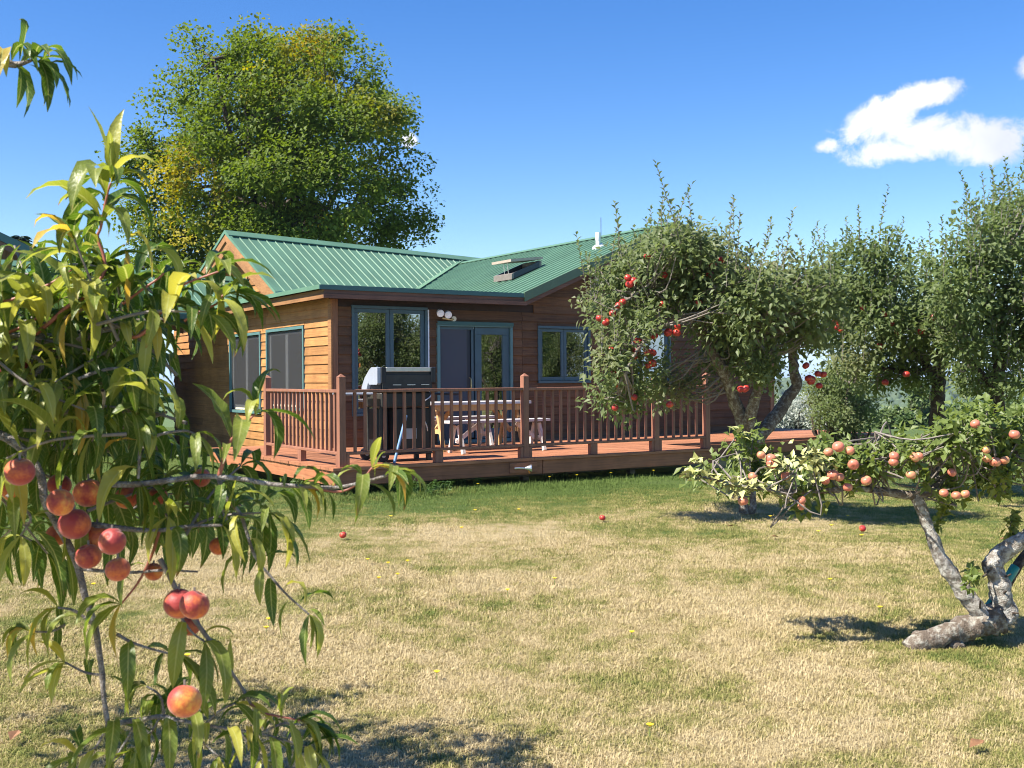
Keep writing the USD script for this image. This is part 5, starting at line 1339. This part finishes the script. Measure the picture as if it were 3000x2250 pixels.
# ---- maple behind the house
rm = np.random.default_rng(5)
DM = 33.0
MX = lambda px, py, d=DM: at(px, py, d)
mb = MX(810, 1150); mb[2] = gz(mb[0], mb[1])
mp_ = thing('maple_tree', 'big round leafy maple turning yellow behind the green roof', 'maple tree', mb)
part(mp_, 'trunk', limb([mb - W * .3, MX(812, 1000), MX(815, 880), MX(818, 780), MX(815, 650), MX(810, 480), MX(820, 300)], .42, .06, 10, 3, .1), MAT['bark_dark'], True)
anch = [smoothline([MX(812, 900), MX(815, 650), MX(815, 350)], 6)]
for i in range(16):
    a = i * 2.4; s = rm.uniform(.5, 1.0)
    e = np.array(MX(810, rm.uniform(230, 620))) + np.array([math.cos(a) * 2.9 * s, math.sin(a) * 2.8 * s, 0])
    st0 = MX(814 + rm.uniform(-6, 6), rm.uniform(600, 900)); mid = (st0 + e) / 2 + np.array([math.cos(a) * .5, math.sin(a) * .5, -.5])
    part(mp_, 'limb', limb([st0, mid, e], .13, .03, 7, 40 + i, .08), MAT['bark_dark'], True)
    anch.append(smoothline([st0, mid, e], 5)[2:])
bl = []
spec = [(620, 200, 120, 105), (530, 330, 120, 110), (460, 480, 105, 110), (470, 640, 105, 120), (760, 190, 120, 100), (900, 190, 120, 100), (1020, 230, 110, 100), (1090, 340, 100, 110), (1130, 460, 95, 100), (1140, 580, 100, 90), (1130, 690, 120, 70), (690, 330, 150, 150), (850, 330, 150, 140), (980, 400, 140, 140), (620, 520, 150, 150), (800, 520, 160, 150), (980, 560, 150, 140), (560, 720, 150, 110), (720, 690, 150, 120), (880, 700, 160, 110), (1040, 700, 130, 90), (480, 780, 120, 100), (600, 840, 140, 90), (680, 120, 50, 40), (780, 125, 60, 40), (940, 120, 55, 40), (400, 520, 50, 40), (410, 620, 50, 40), (1200, 640, 50, 30), (1200, 470, 25, 25)]
for cx, cy, rx, ry in spec:
    edge = min(1.0, math.hypot((cx - 810) / 420, (cy - 480) / 420))
    for sgn in ((-1, 1) if edge < .75 else (0,)):
        d = DM + sgn * 2.9 * math.sqrt(max(0, 1 - edge ** 2)) + rm.uniform(-.3, .3)
        s = d / FPX * .86
        bl.append((at(cx, cy, d), (rx * s, rx * s * .9, ry * s), 1.0))
fol, cen = crown_leaves(bl, 108000, .125, .105, 6, cl_r=.8, per=200, flat=.62, shell=.8, up=.3)
part(mp_, 'twigs', join(twigs_to(cen, anch, 500, 8, .03)), MAT['bark_dark'], kind='stuff')
part(mp_, 'crown', fol, MAT['leaf_maple'], kind='stuff')
foliage('leaf_autumn', [(0, (.34, .30, .035)), (.5, (.46, .30, .035)), (1, (.50, .22, .03))], trans=.45, rough=.55, spec=.25)
fa, _ = crown_leaves(blob_px([(480, 560, 110, 90), (430, 640, 70, 60), (560, 480, 90, 80), (640, 560, 70, 60), (520, 700, 80, 60), (760, 240, 60, 50)], DM - 2.2, .5, 1, 77), 1500, .115, .095, 61, cl_r=.6, per=40, shell=.5, up=.3)
part(mp_, 'autumn_leaves', fa, MAT['leaf_autumn'], kind='stuff')


# ---- other trees and shrubs
def bush(name, label, cat, blobs, n, L, Wd, m, seed, base=None, cl_r=.22, per=14, up=.3, stems=5, group=None):
    c = np.mean([b[0] for b in blobs], 0)
    if base is None: base = np.array([c[0], c[1], float(gz(c[0], c[1]))])
    t = thing(name, label, cat, base, group)
    r_ = np.random.default_rng(seed)
    fol, cen = crown_leaves(blobs, n, L, Wd, seed, cl_r=cl_r, per=per, up=up)
    sm = []
    for b in cen[r_.choice(len(cen), min(stems * 4, len(cen)), replace=False)]:
        f0 = base + np.array([r_.normal() * .1, r_.normal() * .1, -.1]); sm.append(tube(smoothline([f0, (f0 + b) / 2 + r_.normal(size=3) * .15, b], 3), np.linspace(.04, .008, 7), 5, caps=False))
    part(t, 'trunk', join(sm), MAT['bark_dark'])
    part(t, 'crown', fol, MAT[m], kind='stuff')
    return t


bush('shrub', 'dark green leafy shrub beyond the right end of the deck', 'shrub', blob_px([(2420, 1140, 60, 60), (2480, 1130, 65, 70), (2520, 1190, 50, 55), (2440, 1210, 70, 50), (2470, 1080, 50, 40), (2500, 1240, 50, 35)], 20, .6, 1, 5), 9000, .07, .04, 'leaf_apple_far', 51)
bush('silver_willow', 'pale silvery willow shrub seen past the house corner', 'shrub', blob_px([(2330, 1215, 80, 45), (2400, 1225, 60, 38), (2270, 1235, 50, 35), (2370, 1190, 55, 30)], 34, 1.5, 1, 6), 9000, .14, .035, 'leaf_silver', 52, up=.1)
bush('pale_bush', 'yellow-green rounded bush below the far hill', 'bush', blob_px([(2610, 1240, 60, 45), (2580, 1265, 50, 35), (2650, 1265, 45, 35)], 55, 2, 1, 7), 6000, .22, .16, 'leaf_pale', 53)
bush('dark_bush', 'dark round bush right of the yellow-green bush', 'bush', blob_px([(2665, 1250, 35, 35), (2650, 1275, 40, 25)], 50, 1, 1, 8), 3500, .2, .14, 'leaf_bush', 54)
bush('poplar', 'light green upright tree between the apple trunks', 'tree', blob_px([(2700, 1200, 42, 55), (2690, 1150, 26, 30), (2720, 1240, 50, 50)], 62, 2, 1, 9), 7000, .24, .16, 'leaf_pale', 55)
bush('young_tree', 'yellow-green young tree past the right trunk of the apple tree', 'tree', blob_px([(2275, 1190, 22, 30), (2270, 1230, 26, 30)], 60, 1, 1, 10), 1800, .22, .14, 'leaf_pale', 56)
bush('hedge_bush', 'dark hedge bush at the right edge behind the small apple tree', 'bush', blob_px([(2830, 1230, 80, 45), (2920, 1220, 80, 50), (2990, 1225, 70, 50)], 26, 1.5, 1, 12), 7000, .1, .06, 'leaf_bush', 57)
# pine tip behind the outbuilding
pn = thing('pine_tree', 'dark pine tip showing above the outbuilding roof', 'pine tree', np.array([-18.0, 38.0, 0]))
pb = at(60, 720, 38.0)
pb0 = np.array([pb[0], pb[1], float(gz(pb[0], pb[1]))])
part(pn, 'trunk', tube([pb0, pb + W * .3], [.2, .03], 7), MAT['bark_dark'], True)
r_ = np.random.default_rng(9); zz = r_.uniform(.25, 1, 2600); rad = (1 - zz) * 2.4 + .06; aa = r_.uniform(0, 6.28, 2600)
hh = pb[2] + .35 - pb0[2]
Pp = np.stack([pb0[0] + np.cos(aa) * rad * r_.uniform(.2, 1, 2600), pb0[1] + np.sin(aa) * rad * r_.uniform(.2, 1, 2600), pb0[2] + zz * hh], 1)
part(pn, 'crown', leaves(Pp, np.stack([np.cos(aa), np.sin(aa), -.1 + 0 * aa], 1), np.tile([0, 0, 1.0], (2600, 1)) + r_.normal(size=(2600, 3)) * .3, .35, .12), MAT['needle'], kind='stuff')

# far woodland on the hill: one mass of treetops
r_ = np.random.default_rng(13)
ico = trimesh.creation.icosphere(2, 1.0); iv, if_ = np.array(ico.vertices), np.array(ico.faces)
allv, allf, nn = [], [], 0
for k_ in range(1500):
    y = 260 + 800 * r_.uniform() ** .8; x = r_.uniform(.12, .56) * y + r_.normal() * 20
    if y < 420 and r_.uniform() < .5: continue
    z = float(gz(x, y)); s = r_.uniform(2.6, 5.2)
    v = iv * np.array([s, s, s * r_.uniform(.8, 1.25)]) * (1 + .3 * (meshkit.noise(iv * 2.2 + k_, 3)[:, None] - .5)) + [x, y, z + s * .7]
    allv.append(v); allf.append(if_ + nn); nn += len(v)
tag(part(None, 'woodland', (np.vstack(allv), np.vstack(allf)), MAT['far_wood'], True), 'wooded hill in the distance below the horizon', 'woodland', kind='stuff')

# the air: far things fade a little
HAZE = ((-7000.0, -200.0, -27.0), (7000.0, 7000.0, 16.0))
mat('haze_air', {'v': ('principled_volume', {'color': (.62, .78, 1.0), 'density': .00014, 'anisotropy': .2})}, (), surface=None, volume='v.volume')
tag(part(None, 'haze', hexa([(HAZE[i][0], HAZE[j][1], HAZE[k][2]) for k in (0, 1) for i, j in ((0, 0), (1, 0), (1, 1), (0, 1))]), MAT['haze_air']), kind='stuff')

# ---------------------------------------------------------------- lawn details
gi = UsdGeom.PointInstancer.Define(stage, '/World/grass')
protos = []
r_ = np.random.default_rng(21)
for k_ in range(6):
    nbd = 20
    P = np.stack([r_.normal(size=nbd) * .07, r_.normal(size=nbd) * .07, np.zeros(nbd) - .004], 1)
    h = r_.uniform(.009, .027, nbd) * (1.0 if k_ < 4 else 1.25); an = r_.uniform(0, 6.28, nbd); ln = r_.uniform(.2, 1.6, nbd)
    w = r_.uniform(.0013, .0025, nbd)
    side = np.stack([np.cos(an + 1.57), np.sin(an + 1.57), 0 * an], 1); out = np.stack([np.cos(an), np.sin(an), 0 * an], 1)
    mid = P + out * (h * ln * .35)[:, None] + W * (h * .62)[:, None]; tip = P + out * (h * ln)[:, None] + W * (h * (1 - .25 * ln))[:, None]
    v = np.stack([P - side * w[:, None], P + side * w[:, None], mid + side * w[:, None] * .7, mid - side * w[:, None] * .7, tip], 1).reshape(-1, 3)
    b = np.arange(nbd)[:, None] * 5
    f = np.concatenate([b + [0, 1, 2], b + [0, 2, 3], b + [3, 2, 4]], 0)
    path = f'/World/grass/tuft_{k_ + 1:03d}'
    usdkit.mesh(stage, path, (v, f), MAT['grass_blade']); protos.append(path)
gi.CreatePrototypesRel().SetTargets([Sdf.Path(p) for p in protos])
pos = []
for (y0, y1, dens) in ((3.6, 6.5, 1150), (6.5, 10, 620), (10, 15, 330), (15, 24, 110)):
    n = int((y1 - y0) * (1.06 * (y0 + y1) / 2 + .6) * dens)
    y = np.sqrt(r_.uniform(y0 ** 2, y1 ** 2, n)); x = r_.uniform(-.53, .53, n) * y + r_.normal(size=n) * .1
    pos.append(np.stack([x, y], 1))
pos = np.vstack(pos)
rel = np.stack([(np.c_[pos, np.zeros(len(pos))] - C0) @ U, (np.c_[pos, np.zeros(len(pos))] - C0) @ V], 1)
inside = ((rel[:, 0] > .3) & (rel[:, 0] < 6.3) & (rel[:, 1] > .9)) | ((rel[:, 0] >= 6.3) & (rel[:, 0] < 12) & (rel[:, 1] > 1.9)) | ((rel[:, 0] > .3) & (rel[:, 1] > 4))
pos, rel = pos[~inside], rel[~inside]
z = gz(pos[:, 0], pos[:, 1])
near = np.clip(1 - np.abs(rel[:, 1] + .1) / .55, 0, 1) * (rel[:, 0] > -.6)
sc = r_.uniform(.65, 1.25, len(pos)) * (1 + near * r_.uniform(0, 2.6, len(pos)) ** 1.3) * (.75 + .6 * meshkit.noise(np.c_[pos * 1.3, np.zeros(len(pos))], 4))
gi.CreatePositionsAttr(Vt.Vec3fArray.FromNumpy(np.c_[pos, z].astype(np.float32)))
gi.CreateProtoIndicesAttr(Vt.IntArray.FromNumpy(r_.integers(0, 6, len(pos)).astype(np.int32)))
gi.CreateScalesAttr(Vt.Vec3fArray.FromNumpy(np.stack([np.minimum(sc, 1.5), np.minimum(sc, 1.5), sc], 1).astype(np.float32)))
hf = r_.uniform(0, math.pi, len(pos))
gi.CreateOrientationsAttr(Vt.QuathArray([Gf.Quath(float(math.cos(a)), 0, 0, float(math.sin(a))) for a in hf]))
tag(gi.GetPrim(), 'short dry lawn grass, straw coloured with green along the deck', 'grass', kind='stuff')


def ground_at(px, py):
    d = ray(px, py); t = -EYE / d[2]
    for _ in range(4):
        p = CAM + d * t; t = (float(gz(p[0], p[1])) - EYE) / d[2]
    return CAM + d * t


def flower(px, py, h=.06, r0=.016):
    p = ground_at(px, py); 
    t = thing('yellow_flower', 'small yellow wildflower in the lawn', 'flower', p, 'yellow wildflowers in the lawn')
    part(t, 'stem', tube([p - W * .005, p + W * h], .0016, 4), MAT['stem_green'])
    n = 10; a = np.arange(n) * 2 * np.pi / n
    v = np.vstack([p + W * (h + .004), np.array([p + np.array([math.cos(q) * r0, math.sin(q) * r0, h + .006]) for q in a]), p + W * (h - .006)])
    f = [[0, 1 + i, 1 + (i + 1) % n] for i in range(n)] + [[n + 1, 1 + (i + 1) % n, 1 + i] for i in range(n)]
    part(t, 'petals', (v, np.array(f)), MAT['flower_yellow'])
for px, py in ((1487, 1742), (1851, 1870), (1904, 2153), (1280, 1991), (1165, 1694), (1194, 1654), (1110, 1705), (1077, 1649), (1137, 1660), (2257, 1519), (2484, 1517), (2398, 1564), (2524, 1576), (2436, 1546), (2578, 1795), (2432, 1710), (1625, 1707), (1145, 1518), (1392, 1500), (1520, 1498), (1352, 1553), (1540, 1395), (1690, 1405), (1790, 1397), (1915, 1390), (1400, 1432), (1172, 1472), (1610, 1410), (274, 1724), (549, 1940), (787, 1830), (780, 1856)):
    flower(px, py + 8, .10 if py < 1440 else .05, .020 if py < 1600 else .016)
for px, py, lab in ((1005, 1582, 'red windfall apple lying on the lawn left of centre'), (1765, 1530, 'red windfall apple lying on the lawn before the apple trees'), (2527, 1562, 'reddish windfall apple in the shade of the orchard lawn')):
    p = ground_at(px, py); single('fallen_apple', lab, 'apple', apple_shape(p + W * .045, .033, int(px)), MAT['apple_red'], True)
def dry_leaf(px, py, s, lab, seed):
    p = ground_at(px, py) + W * .035; rg = np.random.default_rng(seed); a = rg.uniform(0, 6.28)
    D = np.array([math.cos(a), math.sin(a), .15]); x = np.array([-D[1], D[0], .1])
    v = np.array([p, p + D * s * .5 + x * s * .3 + W * .012, p + D * s * .5 - x * s * .3 + W * .014, p + D * s * .5, p + D * s])
    single('dry_leaf', lab, 'leaf', (v, lf), MAT['dry_leaf'], group=None)
for i, (px, py, s, lab) in enumerate(((2146, 1552, .09, 'dark curled dry leaf on the lawn under the apple branch tips'), (2282, 1585, .07, 'small brown dry leaf on the open lawn left of the apple trunk'), (30, 2195, .09, 'rust brown leaf on the grass at the bottom left corner'), (2840, 2217, .09, 'brown leaf on the grass below the small apple tree'), (2925, 1592, .09, 'brown leaf on the lawn right of the leaning apple limb'))):
    dry_leaf(px, py, s, lab, i)
# weeds in the shade under the deck edge
for i, (px, py, n, s, lab) in enumerate(((1010, 1450, 60, .10, 'dark weeds under the near corner of the deck'), (1150, 1445, 60, .12, 'leafy weeds under the deck left of the fern clump'), (1350, 1425, 90, .16, 'fern-like weeds under the deck rim below the hose nozzle'), (1240, 1450, 60, .11, 'low weeds in front of the deck between the ferns'), (1640, 1400, 45, .10, 'small weeds by the deck footing right of the hose nozzle'), (1780, 1390, 40, .09, 'low weeds under the deck rim near the apple tree'), (880, 1440, 50, .10, 'weeds under the left side of the deck'))):
    p = ground_at(px, py); t = thing('weed_clump', lab, 'weed', p)
    rg = np.random.default_rng(300 + i); sm, P, D = [], [], []
    for k_ in range(n // 4):
        a = rg.uniform(0, 6.28); b0 = p + np.array([rg.normal() * .16, rg.normal() * .10, 0]); e = b0 + np.array([math.cos(a) * .08, math.sin(a) * .08, s * rg.uniform(.8, 1.8)])
        pts = smoothline([b0, (b0 + e) / 2 + W * .02, e], 3); sm.append(tube(pts, .002, 4, caps=False))
        for t_ in np.linspace(.3, 1, 7):
            for sg in (-1, 1):
                P.append(b0 + (e - b0) * t_); D.append(np.array([math.cos(a + sg * 1.3), math.sin(a + sg * 1.3), .2]))
    part(t, 'stem', join(sm), MAT['stem_green'])
    part(t, 'leaves', leaves(np.array(P), np.array(D), np.tile(W, (len(P), 1)) + rg.normal(size=(len(P), 3)) * .4, .055 * rg.uniform(.6, 1.3, len(P)), .024), MAT['weed_green'], kind='stuff')
